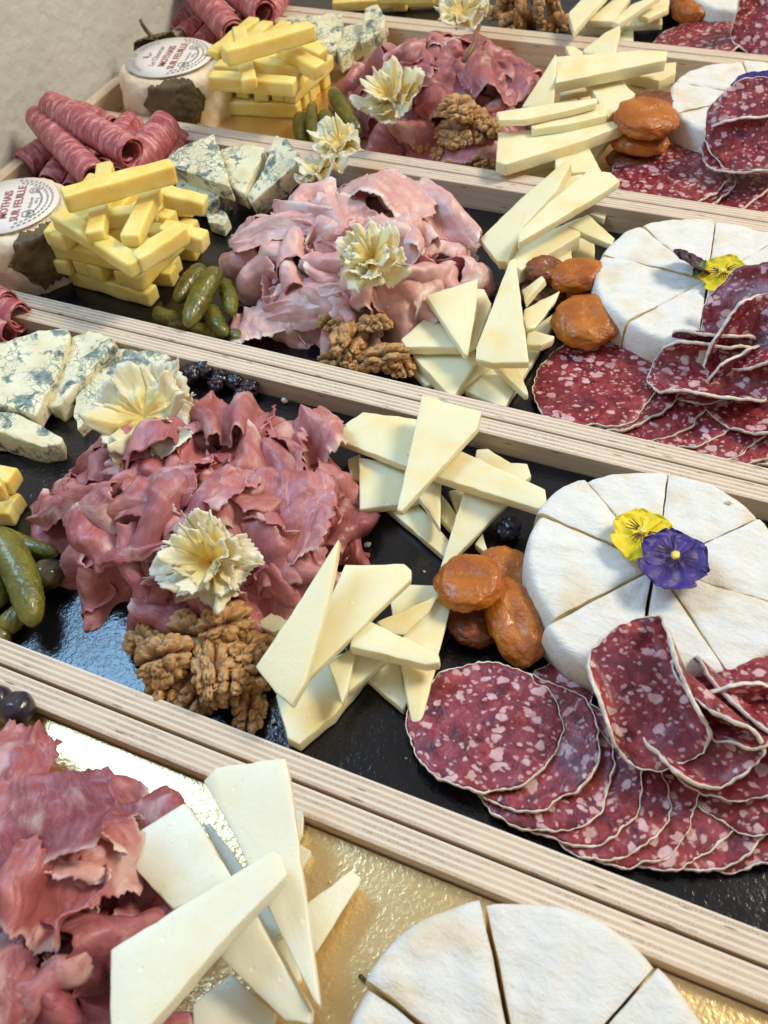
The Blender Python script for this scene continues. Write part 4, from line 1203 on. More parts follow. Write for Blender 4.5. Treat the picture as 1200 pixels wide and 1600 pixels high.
g = 'salami slices in the fourth tray'
cs = [(1045, 270, .0120, .041), (1060, 280, .0095, .041), (1110, 288, .0090, .041), (1150, 294, .0085, .041), (1195, 298, .0085, .041)]
for i, (x, y, z, r) in enumerate(cs):
    salami(W(x, y, z), r, tiltn(8 if i else 6, 15), row[i] + ' salami slice from the left in the row, fourth tray', g, 3.1 * i + 9, spin=i * .9)
salami(W(1165, 235, .030), .0300, tiltn(25, 100), 'folded salami slice below the standing one, fourth tray', g, 91, axis=.3, up=(.004, .010, 2.0), dn=(.010, .01, .8), wav=.002)
salami(W(1188, 195, .046), .0350, tiltn(42, 95), 'salami slice standing upright in front of the camembert, fourth tray', g, 95, axis=1.4, dn=(.016, .014, 1.3), wav=.003)
g = 'salami slices in the farthest tray'
for i, (x, y, z) in enumerate([(1095, 62, .014), (1140, 66, .012), (1190, 72, .011)]):
    salami(W(x, y, z), .038, tiltn(10, 15), row[i] + ' salami slice from the left, farthest tray', g, 3.9 * i + 2, spin=i * .9)
salami(W(1208, 20, .040), .036, tiltn(45, 80), 'salami slice standing up in the top right corner, farthest tray', g, 22, axis=1.2, up=(.010, .012, 1.2), wav=.003)

# ------------------------------------------------------------------ rolled sausage
def roll(a, za, b, zb, r, label, group):
    p0, p1 = W(a[0], a[1], za), W(b[0], b[1], zb)
    d = unit(p1 - p0); L = np.linalg.norm(p1 - p0)
    h_ = np.array([0, 0, 1.0]); s_ = unit(np.cross(d, h_)); u = np.cross(s_, d)
    seed = len(bpy.data.objects) * .7
    nT, nL = 64, 34; turns = 2.1
    verts, uvs = [], []
    for i in range(nT):
        t = i / (nT - 1); an = turns * 2 * math.pi * t + seed
        rr = r * (0.52 + .48 * t)
        l0 = .10 * math.cos(math.pi * (t - .6)) ** 2
        for j in range(nL):
            v = j / (nL - 1)
            v2 = (.10 - l0) * .5 + v * (.90 + l0)
            bul = 1 - .10 * abs(2 * v - 1) ** 3 + .07 * nz(v * 4 + seed, math.cos(an), math.sin(an))
            c = p0 + d * L * v2 + u * .0015 * math.sin(v * 3 + seed)
            verts.append(c + (s_ * math.cos(an) + u * math.sin(an)) * rr * bul)
            uvs.append((an * r * .5, v2 * L))
    o = put('sausage_roll', verts, grid_faces(nT, nL), ROLL, uvs=uvs)
    solid(o, .0012, -1)
    return tag(o, label, 'rolled sausage', group)


g = 'pink rolled sausage slices in the middle tray'
roll((90, 222), .020, (38, 262), .014, .0120, 'pink sausage roll at the far left beside the wall, middle tray', g)
roll((118, 238), .018, (78, 290), .014, .0110, 'pink sausage roll just right of the leftmost one, middle tray', g)
roll((165, 235), .016, (112, 300), .014, .0110, 'pink sausage roll lowest by the cheese label, middle tray', g)
roll((122, 178), .022, (178, 200), .024, .0110, 'pink sausage roll behind the top one, near the rim, middle tray', g)
roll((208, 195), .020, (160, 262), .020, .0115, 'pink sausage roll half hidden behind the hollow end, middle tray', g)
roll((285, 218), .014, (235, 268), .014, .0105, 'pink sausage roll touching the blue cheese, middle tray', g)
roll((262, 195), .032, (185, 280), .028, .0135, 'thick pink sausage roll slanting left down, middle tray', g)
roll((58, 182), .044, (150, 282), .038, .0115, 'pink sausage roll second from the top, leaning left, middle tray', g)
roll((78, 162), .054, (208, 244), .046, .0125, 'topmost pink sausage roll with open hollow end, middle tray', g)
g = 'pink rolled sausage slices in the fourth tray'
roll((310, 12), .018, (258, 50), .014, .0130, 'pink sausage roll beside the dark leaf, fourth tray', g)
roll((318, 38), .014, (285, 62), .012, .0120, 'pink sausage roll just above the paper label, fourth tray', g)
roll((355, 35), .014, (310, 72), .012, .0110, 'short pink sausage roll by the goat cheese top, fourth tray', g)
roll((400, 20), .018, (375, 62), .016, .0120, 'pink sausage roll behind the hollow ends, fourth tray', g)
roll((440, -10), .030, (405, 35), .026, .0135, 'thick pink sausage roll at the right, fourth tray', g)
roll((295, -22), .044, (366, 52), .036, .0130, 'pink sausage roll with a hollow end, pointing at the batons', g)
roll((330, -45), .052, (415, 22), .046, .0135, 'topmost pink sausage roll with hollow end, fourth tray', g)
g = 'pink rolled sausage slices in the second tray'
roll((-60, 440), .026, (12, 480), .024, .0105, 'pink sausage roll end just under the rim at the left edge', g)
roll((-50, 475), .020, (34, 500), .020, .0115, 'pink sausage roll end at the left edge beside blue cheese', g)
roll((-60, 510), .015, (18, 525), .015, .0100, 'pink sausage roll lowest at the left edge, second tray', g)

# ------------------------------------------------------------------ ham slices
def ham(c, nrm, rot, L, Wd, nf, A, seed, mat, label, group, bend=0.0, fan=.3, cat='ham slice', name='ham_slice', nu=72, nv=36, phase=None, thick=.0005, wv=.0026, tear=1.0, lettuce=None):
    r = random.Random(seed)
    ph = r.uniform(0, 6.28) if phase is None else phase
    nn = unit(np.array(nrm, float))
    h_ = np.array([1, 0, 0]) if abs(nn[0]) < .9 else np.array([0, 1, 0])
    e1 = unit(h_ - nn * (h_ @ nn)); e2 = np.cross(nn, e1)
    e1, e2 = e1 * math.cos(rot) + e2 * math.sin(rot), -e1 * math.sin(rot) + e2 * math.cos(rot)
    s0 = seed * 1.713 % 97
    let_ = r.uniform(.0008, .0032) if lettuce is None else lettuce; lf = r.uniform(2.4, 4.6); lp = r.uniform(0, 6)
    cols = []
    for j in range(nv):
        v = j / (nv - 1)
        Av = A * (1 - fan * (v - .5) * 2 * .8) * (1 + .25 * nz(v * 2.5, s0, 1))
        phv = ph + .9 * nz(v * 1.6, s0, 3) + .8 * (v - .5) * nz(s0, 1, 2)
        fr = nf * (1 + .12 * nz(v * 1.5, s0, 7))
        x = z = 0; xs = [0]; zs = [0]; ds = L / (nu - 1)
        Lv = L * (0.80 + .20 * math.sin(math.pi * min(max(v * .92 + .04, 0), 1)) ** .6) * (1 + .05 * nz(v * 5, s0, 9))
        ds = Lv / (nu - 1)
        for i in range(1, nu):
            u = i / (nu - 1)
            th = Av * math.sin(2 * math.pi * fr * u + phv + .8 * nz(u * 2, s0, 11)) + .25 * nz(u * 6, v * 4, s0)
            x += math.cos(th) * ds; z += math.sin(th) * ds
            xs.append(x); zs.append(z)
        xs = np.array(xs); zs = np.array(zs); xs -= xs.mean(); zs -= np.linspace(zs[0], zs[-1], nu); zs -= zs.mean()
        cols.append((xs, zs, Lv))
    verts = []; uvs = []
    for i in range(nu):
        u = i / (nu - 1)
        e0 = tear * (.005 * nz(u * 4, s0, 20) + .0014 * nz(u * 22, s0, 21) + .0010 * nz(u * 60, s0, 26))
        e1_ = tear * (.004 * nz(u * 5, s0, 22) + .0014 * nz(u * 22, s0, 23) + .0010 * nz(u * 60, s0, 27))
        wd = Wd * (.72 + .28 * math.sin(math.pi * min(max(u, .03), .97)) ** .5)
        for j in range(nv):
            v = j / (nv - 1)
            xs, zs, Lv = cols[j]
            y = (v - .5) * wd + e0 * (1 - v) + e1_ * v
            x = xs[i] + (.003 * nz(v * 14, s0, 30) * tear if i in (0, nu - 1) else 0)
            zz = zs[i] + wv * (nz(x * 55 + s0, y * 55, 1) + .42 * nz(x * 150 + s0, y * 150, 2) + .12 * nz(x * 420 + s0, y * 420, 2))
            ee = abs(2 * v - 1) ** 4
            zz += ee * .0022 * nz(u * 11, s0, v * 2) + abs(2 * v - 1) ** 8 * .0010 * nz(u * 34, s0, v * 2)
            for q_, w2 in ((v, 1.0), (1 - v, .6)):
                e3 = max(0, (q_ - .45) / .55) ** 1.6
                zz += e3 * w2 * let_ * (math.sin(6.283 * lf * u + lp + 2.5 * nz(u * 2, s0, 40 + w2)) + .22 * math.sin(6.283 * lf * 2.3 * u + lp * 2))
                x += e3 * w2 * let_ * .35 * math.cos(6.283 * lf * u + lp + 2.5 * nz(u * 2, s0, 40 + w2))
            zz -= bend * (x * x + y * y)
            verts.append(c + e1 * x + e2 * y + nn * zz)
            uvs.append((u * L, v * Wd))
    o = put(name, verts, grid_faces(nu, nv), mat, uvs=uvs)
    solid(o, thick, 0)
    return tag(o, label, cat, group)


def pile(cpx, zc, ax, ay, rot, hm, floor, kind, tray, mat, mats2, group, landmarks, seed, rings, size=(.060, .042), top=True):
    """mound of loosely folded slices; landmarks name eight directions counter-clockwise from +X"""
    r = random.Random(seed)
    c = W(cpx[0], cpx[1], zc)
    ca, sa = math.cos(rot), math.sin(rot)
    words = ['outer', 'second', 'inner', 'upper']
    for k, (rho, n, A, nf) in enumerate(rings):
        for i in range(n):
            a = 2 * math.pi * (i + .5 * (k % 2)) / n
            x, y = rho * ax * math.cos(a), rho * ay * math.sin(a)
            X, Y = c[0] + x * ca - y * sa, c[1] + x * sa + y * ca
            hz = floor + .005 + hm * max(0, 1 - rho ** 2.2) ** .7
            gx, gy = math.cos(a) * ca - math.sin(a) * sa, math.cos(a) * sa + math.sin(a) * ca
            st = .15 + .9 * rho
            nrm = unit(np.array([gx * st + r.uniform(-.4, .4), gy * st + r.uniform(-.4, .4), 1.0]))
            wa = math.atan2(gy, gx)
            sec = int(((wa % (2 * math.pi)) / (math.pi / 4) + .5)) % 8
            idx = landmarks[sec]
            L = size[0] * r.uniform(.85, 1.25); Wd = size[1] * r.uniform(.8, 1.2)
            m = mat if r.random() < .8 else mats2
            extra = ['lying loosely', 'crumpled', 'tightly pleated', 'draped'][k]
            ordn = ['', ' again'][0]
            cnt = pile.names.setdefault((tray, k, sec), 0); pile.names[(tray, k, sec)] += 1
            lab = f'{kind} slice in the {words[k]} ring, {extra} {idx}'
            if cnt: lab = f'neighbouring {kind} slice in the {words[k]} ring, {extra} {idx}'
            ham(np.array([X, Y, hz]), nrm, wa + math.pi / 2 + r.uniform(-.5, .5) if r.random() < .6 else wa + r.uniform(-.5, .5),
                L * (1.25 if A > 1.2 else 1), Wd, nf * r.uniform(.85, 1.2), A * r.uniform(.85, 1.15), seed * 100 + k * 20 + i, m, lab, group, bend=4 + 5 * rho)
    return c


pile.names = {}
LM3 = ['toward the cheese fans', 'toward the upper cheese fan', 'toward the dark berries', 'near the large rosette', 'near the gherkins and batons', 'beside the caper berry', 'above the walnuts', 'toward the lower cheese fan']
LM2 = ['toward the upper cheese fan', 'near the far rim, right', 'under the white rosette', 'toward the blue cheese', 'toward the batons', 'beside the gherkins', 'above the walnuts', 'toward the lower cheese fan']
LM1 = ['toward the tall cheese triangle', 'near the dried stalk', 'near the far rim', 'toward the blue cheese', 'toward the batons', 'beside the gherkins', 'near the near rim', 'toward the walnuts']
LM4 = ['toward the cheese slices', 'toward the bare gold', 'toward the near tray wall', 'near the blueberries', 'at the left photo edge', 'at the bottom left corner', 'at the bottom photo edge', 'beside the big front cheese slice']
g3 = 'prosciutto slices in the second tray'
pile((318, 800), .020, .086, .066, -.12, .030, .008, 'prosciutto', 3, PROS, DEEP, g3, LM3, 11,
     [(.92, 15, 1.2, 1.6), (.66, 11, 1.35, 1.8), (.36, 8, 1.3, 1.6), (.12, 3, .9, .9)], size=(.072, .038))
g2 = 'cooked ham slices in the middle tray'
pile((552, 405), .020, .083, .066, -.10, .034, .002, 'cooked ham', 2, COOK, COOK, g2, LM2, 12,
     [(.92, 15, 1.3, 1.4), (.66, 11, 1.4, 1.6), (.36, 8, 1.35, 1.5), (.12, 3, .9, .9)], size=(.070, .038))
g1 = 'prosciutto slices in the fourth tray'
pile((690, 140), .022, .086, .074, -.10, .036, .001, 'prosciutto', 1, DEEP, PROS, g1, LM1, 13,
     [(.92, 13, 1.2, 1.5), (.66, 10, 1.35, 1.7), (.36, 8, 1.3, 1.6), (.12, 4, 1.1, 1.2)], size=(.076, .040))
g4 = 'prosciutto slices in the nearest tray'
pile((25, 1465), .030, .056, .060, .1, .030, .013, 'dark prosciutto', 4, DARKP, PROS, g4, LM4, 14,
     [(.92, 12, 1.25, 1.3), (.66, 8, 1.35, 1.5), (.36, 5, 1.3, 1.3), (.12, 2, .9, 1.0)], size=(.058, .036))

# showpiece slices on the piles
def hs(px, py, z, nrm, rot, L, Wd, nf, A, seed, mat, label, group, **k):
    return ham(W(px, py, z), nrm, rot, L, Wd, nf, A, seed, mat, label, group, **k)


hs(425, 800, .048, (.15, -.25, 1), .3, .062, .052, .8, .45, 501, PROS, 'broad smooth prosciutto slice across the right middle of the pile, second tray', g3, bend=5, lettuce=.0008)
hs(185, 830, .040, (-.3, -.4, 1), 1.9, .045, .072, 1.1, 1.0, 502, PROS, 'long prosciutto slice hanging down with a white fat edge, second tray', g3, bend=5)
hs(360, 650, .048, (0, .2, 1), .5, .070, .040, 2.1, 1.35, 503, DEEP, 'gathered dark prosciutto slice at the top of the pile beside the rosette', g3, bend=4)
hs(480, 680, .036, (.2, .2, 1), .9, .060, .036, 1.2, 1.2, 504, PROS, 'rolled prosciutto slice pointing right toward the cheese fan', g3, bend=4)
hs(110, 780, .032, (-.5, .1, 1), 1.7, .036, .060, .9, 1.2, 505, PROS, 'upright prosciutto fold at the far left of the pile', g3, bend=4)
hs(420, 905, .028, (.1, -.5, 1), .2, .060, .042, .7, .4, 506, DEEP, 'flat prosciutto slice between walnuts and lower cheese fan', g3, bend=6)
hs(265, 740, .046, (-.1, 0, 1), .2, .060, .042, 1.8, 1.1, 507, PROS, 'pleated prosciutto slice just below the large rosette', g3, bend=4)
hs(600, 290, .056, (.05, .15, 1), -.1, .072, .046, .7, .5, 511, COOK, 'broad smooth cooked ham slice on top, below the white rosette', g2, bend=5, lettuce=.0008)
hs(700, 330, .038, (.5, .1, 1), 1.2, .045, .060, .8, 1.3, 512, COOK, 'cooked ham slice curling over at the right side', g2, bend=4)
hs(430, 350, .046, (-.3, .1, 1), 1.9, .034, .066, .9, 1.0, 513, COOK, 'long ribbon of cooked ham slanting across the left side', g2, bend=4)
hs(405, 500, .014, (-.2, -.15, 1), .5, .045, .034, .4, .25, 514, COOK, 'square flat cooked ham slice lying beside the gherkins', g2, bend=3, tear=.25, lettuce=.0008)
hs(470, 470, .026, (-.1, -.5, 1), 1.9, .040, .055, .6, .6, 515, COOK, 'cooked ham slice with pale fatty end near the near rim', g2, bend=5)
hs(650, 460, .028, (.3, -.4, 1), 1.0, .070, .050, 1.4, 1.3, 516, COOK, 'folded cooked ham slice rising behind the walnuts', g2, bend=4)
hs(480, 330, .050, (-.1, .1, 1), 1.4, .045, .050, 1.5, 1.3, 517, COOK, 'curled cooked ham slice with pale fat, left of centre', g2, bend=4)
hs(775, 115, .046, (.2, -.2, 1), .5, .070, .045, 1.2, .8, 521, DEEP, 'large smooth prosciutto slice across the top, fourth tray', g1, bend=4, lettuce=.0008)
hs(600, 120, .040, (-.5, 0, 1), 1.3, .050, .100, .6, .8, 522, DEEP, 'long prosciutto slice curving down the left side, fourth tray', g1, bend=5)
hs(715, 215, .022, (0, -.4, 1), .3, .080, .046, .6, .4, 523, DEEP, 'smooth prosciutto slice behind the walnuts, fourth tray', g1, bend=5, lettuce=.0008)
hs(705, 75, .046, (0, .2, 1), .2, .070, .040, 1.3, .8, 524, PROS, 'folded prosciutto slice at the back below the pale rosette, fourth tray', g1, bend=4)
hs(15, 1285, .062, (-.15, -.1, 1), .50, .085, .036, .5, .28, 531, DARKP, 'large pale prosciutto slice with white fat edge at upper left, nearest tray', g4, bend=1, tear=.5, lettuce=.0008)
hs(5, 1185, .034, (0, .3, 1), .3, .040, .040, .5, .5, 532, DARKP, 'prosciutto slice below the blueberries, nearest tray', g4, bend=5)
hs(75, 1400, .060, (.1, -.1, 1), .1, .048, .032, .9, 1.2, 533, PROS, 'pale pink prosciutto roll in the middle of the pile, nearest tray', g4, bend=5)
hs(130, 1330, .056, (.5, 0, 1), 1.6, .036, .024, 1.0, 1.4, 534, COOK, 'white curl of fat standing in the pile, nearest tray', g4, bend=3)

# ------------------------------------------------------------------ shaved cheese rosettes
def rosette(px, py, z, r, nrm, seed, label, layers=3, cone=.7, spread=1.0, arc=2 * math.pi, start=0.0):
    nn = unit(np.array(nrm, float))
    e1 = unit(np.array([1.0, 0, 0]) - nn * nn[0]); e2 = np.cross(nn, e1)
    c = W(px, py, z)
    verts, faces, uvs = [], [], []
    nA, nR = 340, 18
    for q in range(layers):
        off = len(verts)
        rr = r * (1 - .20 * q); hg = r * (.10 + .34 * q) * cone
        for i in range(nA):
            a = start + arc * i / (nA - 1) + q * .9
            ex, ey = math.cos(a) * 1.1, math.sin(a) * 1.1
            for j in range(nR):
                t = j / (nR - 1)
                jag = 1 + .34 * nz(ex * 1.3 + seed, ey * 1.3, q) + (.07 * nz(ex * 7 + seed, ey * 7, q) + .07 * nz(ex * 26 + seed, ey * 26, q) + .05 * nz(ex * 55, ey * 55, q)) * t ** 4
                k = rr * t * jag
                ruf = r * (t ** 1.6 * .26 * math.sin(a * (4 + q) + seed + 5 * nz(ex * 1.4 + seed, ey * 1.4, 3)) * (1 + nz(ex * 2, ey * 2, seed)) + t ** 2.2 * .07 * math.sin(a * 13 + seed * 2 + 7 * nz(ex * 2, ey * 2, seed + q) + 3 * t) + t * .40 * nz(ex * 2.6 * t + seed, ey * 3 * t, q + 2) + .07 * t * nz(ex * 11 * t + seed, ey * 11 * t, q))
                ang2 = a + t * .12 * math.sin(a * 9 + 2 + seed)
                zz = hg * t ** .8 + ruf * .9
                verts.append(c + (e1 * math.cos(ang2) + e2 * math.sin(ang2)) * (k + ruf * .35) * spread + nn * (zz - (0.10 + 0 * q) * r))
                uvs.append((t, a))
        faces += grid_faces(nA, nR, False, off)
    o = put('cheese_rosette', verts, faces, FRILLM, uvs=uvs)
    solid(o, .0005, 0)
    return tag(o, label, 'cheese rosette', 'shaved cheese rosettes')


t = MT('shaved_cheese_frill')
U = t.xyz(t.uv)[0]
n_ = t.noise(t.obj, 60, 4)
fac = t.math('ADD', U, t.math('MULTIPLY', t.math('SUBTRACT', n_, .5), .9))
c_ = t.ramp(fac, [(0.30, (0.80, 0.50, 0.13)), (0.62, (0.86, 0.70, 0.32)), (0.95, (0.87, 0.80, 0.56))])
t.color(c_).set(Roughness=.4).sss(.5, (1, .75, .3), .005)
t.bump(t.noise(t.obj, 260, 4), .0009, .5)
FRILLM = t.m
rosette(222, 648, .052, .0290, (-.1, -.25, 1), 2.3, 'large flat yellowish cheese rosette between blue cheese and prosciutto, second tray', 2, .55, 1.0)
rosette(328, 878, .048, .0215, (.0, -.55, 1), 5.1, 'ruffled cheese rosette on the prosciutto above the walnuts, second tray', 3, .9)
rosette(583, 402, .058, .0200, (.1, -.5, 1), 8.4, 'small golden cheese rosette in the centre of the cooked ham', 3, .9)
rosette(500, 262, .040, .0185, (-.3, .1, 1), 11.9, 'white cheese rosette, lower of two at the back of the cooked ham', 2, .8)
rosette(530, 222, .050, .0175, (0, -.3, 1), 14.6, 'white cheese rosette standing against the rim behind the cooked ham', 2, 1.0)
rosette(613, 150, .054, .0225, (-.2, -.5, 1), 17.2, 'ruffled cheese rosette on the prosciutto, fourth tray', 3, .9)
rosette(722, 18, .050, .0215, (0, -.3, 1), 21.5, 'golden cheese rosette at the top edge beside walnuts, farthest tray', 2, .8)

# ------------------------------------------------------------------ goat cheese with leaf and paper label
def goat(lpx, zt, floor, rlab, rch, label, group, lrot, seed, leaf_az, back_leaf=None):
    c = W(lpx[0], lpx[1], zt)
    root = empty('goat_cheese', (c[0], c[1], floor)); tag(root, label, 'goat cheese', group)
    hgt = zt - floor - .001
    # body
    na, prof = 120, []
    e = .010
    for i in range(18): prof.append(((rch - e) * i / 17, hgt))
    for k in range(1, 7):
        a = k / 6 * math.pi / 2; prof.append((rch - e + e * math.sin(a), hgt - e + e * math.cos(a)))
    for k in range(1, 9): prof.append((rch + .002 * math.sin(k / 9 * math.pi), (hgt - e) * (1 - k / 8)))
    verts = []; K = len(prof)
    for j in range(na):
        th = 2 * math.pi * j / na
        for r_, z_ in prof:
            x, y = r_ * math.cos(th), r_ * math.sin(th)
            lump = nz(x * 60 + seed, y * 60, z_ * 60) * .0016 + nz(x * 190 + seed, y * 190, z_ * 190) * .0008
            k = 1 + (.05 * nz(math.cos(th) * 1.5 + seed, math.sin(th) * 1.5, z_ * 40) if r_ > rch * .6 else 0)
            on = r_ > rch - e
            verts.append(np.array([c[0], c[1], floor]) + np.array([x * k, y * k, z_]) + (np.array([math.cos(th), math.sin(th), 0]) * lump * 2 if on else np.array([0, 0, -abs(lump) - .0004])))
    put('cheese_body', verts, grid_faces(na, K, True), GOAT, parent=root)
    # leaf wrapped over the side
    def leaf(az, span, z0, z1, ov, sd):
        nu, nv = 90, 40; lv = []
        for i in range(nu):
            u = i / (nu - 1) * 2 - 1
            half = max(0.02, (1 - abs(u) ** 2.2)) ** .7
            saw = .16 * ((i * 9 / nu) % 1.0) + .30 * nz(u * 3, sd, 1)
            for j in range(nv):
                v = j / (nv - 1) * 2 - 1
                s_ = v * (half - saw * abs(v)) * .5 + .5          # 0 bottom .. 1 on top
                arc = s_ * (z1 - z0 + ov)
                th = az + u * span * .5 + .1 * v * v
                rad = rch * (1 + .05 * nz(math.cos(th) * 1.5 + seed, math.sin(th) * 1.5, .5)) + .0035 + .0014 * nz(u * 4, v * 4, sd)
                if arc < (z1 - z0): z_, r_ = z0 + arc, rad
                else: r_ = rad - (arc - (z1 - z0)) * .9; z_ = z1 + .0022 + .002 * math.sin((arc - (z1 - z0)) * 150)
                lv.append((c[0] + r_ * math.cos(th), c[1] + r_ * math.sin(th), floor + z_))
        o = put('leaf', lv, grid_faces(nu, nv), LEAF, parent=root)
        solid(o, .0007, 1)
    leaf(*leaf_az, seed)
    if back_leaf: leaf(*back_leaf, seed + 9)
    # label: paper disc with printing
    def lab3(x, y, dz): return (c[0] + x * math.cos(lrot) - y * math.sin(lrot), c[1] + x * math.sin(lrot) + y * math.cos(lrot), zt + dz + .0012)
    lv = [lab3(0, 0, 0)]; lf = []
    n = 96
    for k, s_ in enumerate((.5, 1.0)):
        for j in range(n):
            a = 2 * math.pi * j / n
            lv.append(lab3(rlab * s_ * math.cos(a), rlab * s_ * math.sin(a), -.0004 * (k == 1) + .0003 * math.sin(a * 2) * (k == 1)))
    for j in range(n): lf.append((0, 1 + j, 1 + (j + 1) % n)); lf.append((1 + j, 1 + n + j, 1 + n + (j + 1) % n, 1 + (j + 1) % n))
    pl = put('paper_label', lv, lf, PAPER, parent=root); solid(pl, .0005, -1)
    root_inv = np.array(pl.location) + np.array(root.location)

    def text(s, x, y, size, mat, rot=0.0, font_scale=1.0, bold=0.0):
        cu = bpy.data.curves.new('print', 'FONT'); cu.body = s; cu.size = size; cu.align_x = 'CENTER'; cu.align_y = 'CENTER'
        cu.offset = bold; cu.extrude = .00003; cu.resolution_u = 2
        tmp = bpy.data.objects.new('tmp', cu); col.objects.link(tmp)
        dg = bpy.context.evaluated_depsgraph_get(); me = bpy.data.meshes.new_from_object(tmp.evaluated_get(dg))
        bpy.data.objects.remove(tmp); me.materials.clear(); me.materials.append(mat)
        o = bpy.data.objects.new('printed_text', me); col.objects.link(o); o.parent = pl
        p = np.array(lab3(x, y, .00045)) - root_inv
        o.location = p; o.rotation_euler = (0, 0, lrot + rot); o.scale = (font_scale, 1, 1)
        return o

    def arc_text(s, rad, a_mid, size, mat, inward=False):
        st = size * .72 / rad
        tot = st * (len(s) - 1)
        for i, ch in enumerate(s):
            if ch == ' ': continue
            a = a_mid + tot / 2 - i * st
            arcs.append((ch, rad * math.cos(a), rad * math.sin(a), size, mat, a - math.pi / 2))
    R_ = rlab
    text('MOTHAIS', 0, .05 * R_, R_ * .24, INKR, bold=.0001)
    text('SUR FEUILLE', 0, -.20 * R_, R_ * .24, INKR, bold=.0001)
    text('Le Chevrier', .0, .30 * R_, R_ * .20, INKR if False else INKG)
    text('Poids net', -.04 * R_, -.45 * R_, R_ * .10, INKG, bold=.00005)
    text('180 g', .0, -.56 * R_, R_ * .10, INKG)
    arcs = []
    arc_text('FROMAGE DE CHEVRE', .84 * R_, math.pi / 2, R_ * .14, INKG)
    # bundle the arc lettering into one printed part
    import bmesh
    bm = bmesh.new()
    for ch, x, y, size, mat, rot in arcs:
        cu = bpy.data.curves.new('print', 'FONT'); cu.body = ch; cu.size = size; cu.align_x = 'CENTER'; cu.align_y = 'CENTER'; cu.resolution_u = 2
        tmp = bpy.data.objects.new('tmp', cu); col.objects.link(tmp)
        me = bpy.data.meshes.new_from_object(tmp.evaluated_get(bpy.context.evaluated_depsgraph_get()))
        bpy.data.objects.remove(tmp)
        me.transform(Matrix.Translation(Vector(np.array(lab3(x, y, .00048)) - root_inv)) @ Matrix.Rotation(lrot + rot, 4, 'Z'))
        bm.from_mesh(me)

    def ringm(rad, a0, a1, wd, n_=60, cx=0, cy=0, dash=0):
        vs = []
        for i in range(n_ + 1):
            a = a0 + (a1 - a0) * i / n_
            for rr in (rad - wd, rad + wd):
                vs.append(bm.verts.new(Vector(np.array(lab3(cx + rr * math.cos(a), cy + rr * math.sin(a), .0005)) - root_inv)))
        for i in range(n_):
            if dash and (i * 7919 % 5) < 2: continue
            bm.faces.new((vs[2 * i], vs[2 * i + 1], vs[2 * i + 3], vs[2 * i + 2]))
    ringm(.88 * R_, math.radians(190), math.radians(355), R_ * .018, 110, dash=1)
    ringm(.78 * R_, math.radians(195), math.radians(350), R_ * .018, 100, dash=1)
    ringm(.66 * R_, math.radians(225), math.radians(310), R_ * .022, 60, dash=1)
    ringm(.105 * R_, 0, 2 * math.pi, R_ * .010, 28, .42 * R_, -.47 * R_)
    ringm(.05 * R_, 0, 2 * math.pi, R_ * .010, 16, .42 * R_, -.47 * R_)
    ringm(.13 * R_, 0, 2 * math.pi, R_ * .012, 6, -.44 * R_, -.45 * R_)
    for k in range(5): ringm(.045 * R_, k * 1.2, k * 1.2 + 1.0, R_ * .035, 6, -.10 * R_ + .05 * R_ * k, .52 * R_ + .03 * R_ * math.sin(k * 2))
    for k in range(3): ringm(.02 * R_, 0, 6.28, R_ * .02, 6, (-.50 + .06 * k) * R_, -.45 * R_)
    me = bpy.data.meshes.new('printed_border'); bm.to_mesh(me); bm.free(); me.materials.append(INKG)
    o = bpy.data.objects.new('printed_border', me); col.objects.link(o); o.parent = pl
    # twig of the leaf
    return root


def labrot(a, b):
    d = W(*b, .046) - W(*a, .046); return math.atan2(d[1], d[0])


goat((266, 90), .046, .001, .0365, .0460, 'creamy goat cheese with leaf and stalk under a round label, fourth tray', 'goat cheeses with paper labels', labrot((252, 103), (269, 76)), 3.1,
     (math.radians(-62), 1.0, .004, .040, .012), (math.radians(135), .85, .016, .043, .014))
goat((15, 322), .046, .002, .0345, .0450, 'creamy goat cheese half out of frame under a round label, middle tray', 'goat cheeses with paper labels', labrot((12, 352), (28, 296)), 6.4,
     (math.radians(-30), 1.05, .003, .040, .013))
# dry stalks
def tube(name, pts, r0, r1, mat, label=None, cat=None, parent=None):
    P_ = [np.array(p) for p in pts]; K = 10; verts = []
    for i, p in enumerate(P_):
        d = unit(P_[min(i + 1, len(P_) - 1)] - P_[max(i - 1, 0)]); s_ = unit(np.cross(d, [0.1, .3, 1])); u = np.cross(s_, d)
        r = r0 + (r1 - r0) * i / (len(P_) - 1)
        for k in range(K): verts.append(p + (s_ * math.cos(2 * math.pi * k / K) + u * math.sin(2 * math.pi * k / K)) * r)
    faces = [(i * K + k, i * K + (k + 1) % K, (i + 1) * K + (k + 1) % K, (i + 1) * K + k) for i in range(len(P_) - 1) for k in range(K)]
    faces += [tuple(range(K))[::-1], tuple((len(P_) - 1) * K + k for k in range(K))]
    o = put(name, verts, faces, mat, parent=parent)
    if label: tag(o, label, cat)
    return o


gc = [o for o in bpy.data.objects if o.name.startswith('goat_cheese')][0]
tube('leaf_stalk', [W(219, 30, .062), W(222, 38, .058), W(229, 48, .052), W(240, 60, .046), W(252, 72, .044)], .0012, .0026, LEAF, parent=gc)
tube('dried_stalk', [W(749, 40, .074), W(744, 52, .072), (W(742, 65, .070)), W(735, 80, .067), W(724, 95, .064)], .0016, .0022, TWIG, 'brown dried stalk lying on the prosciutto, fourth tray', 'stalk')

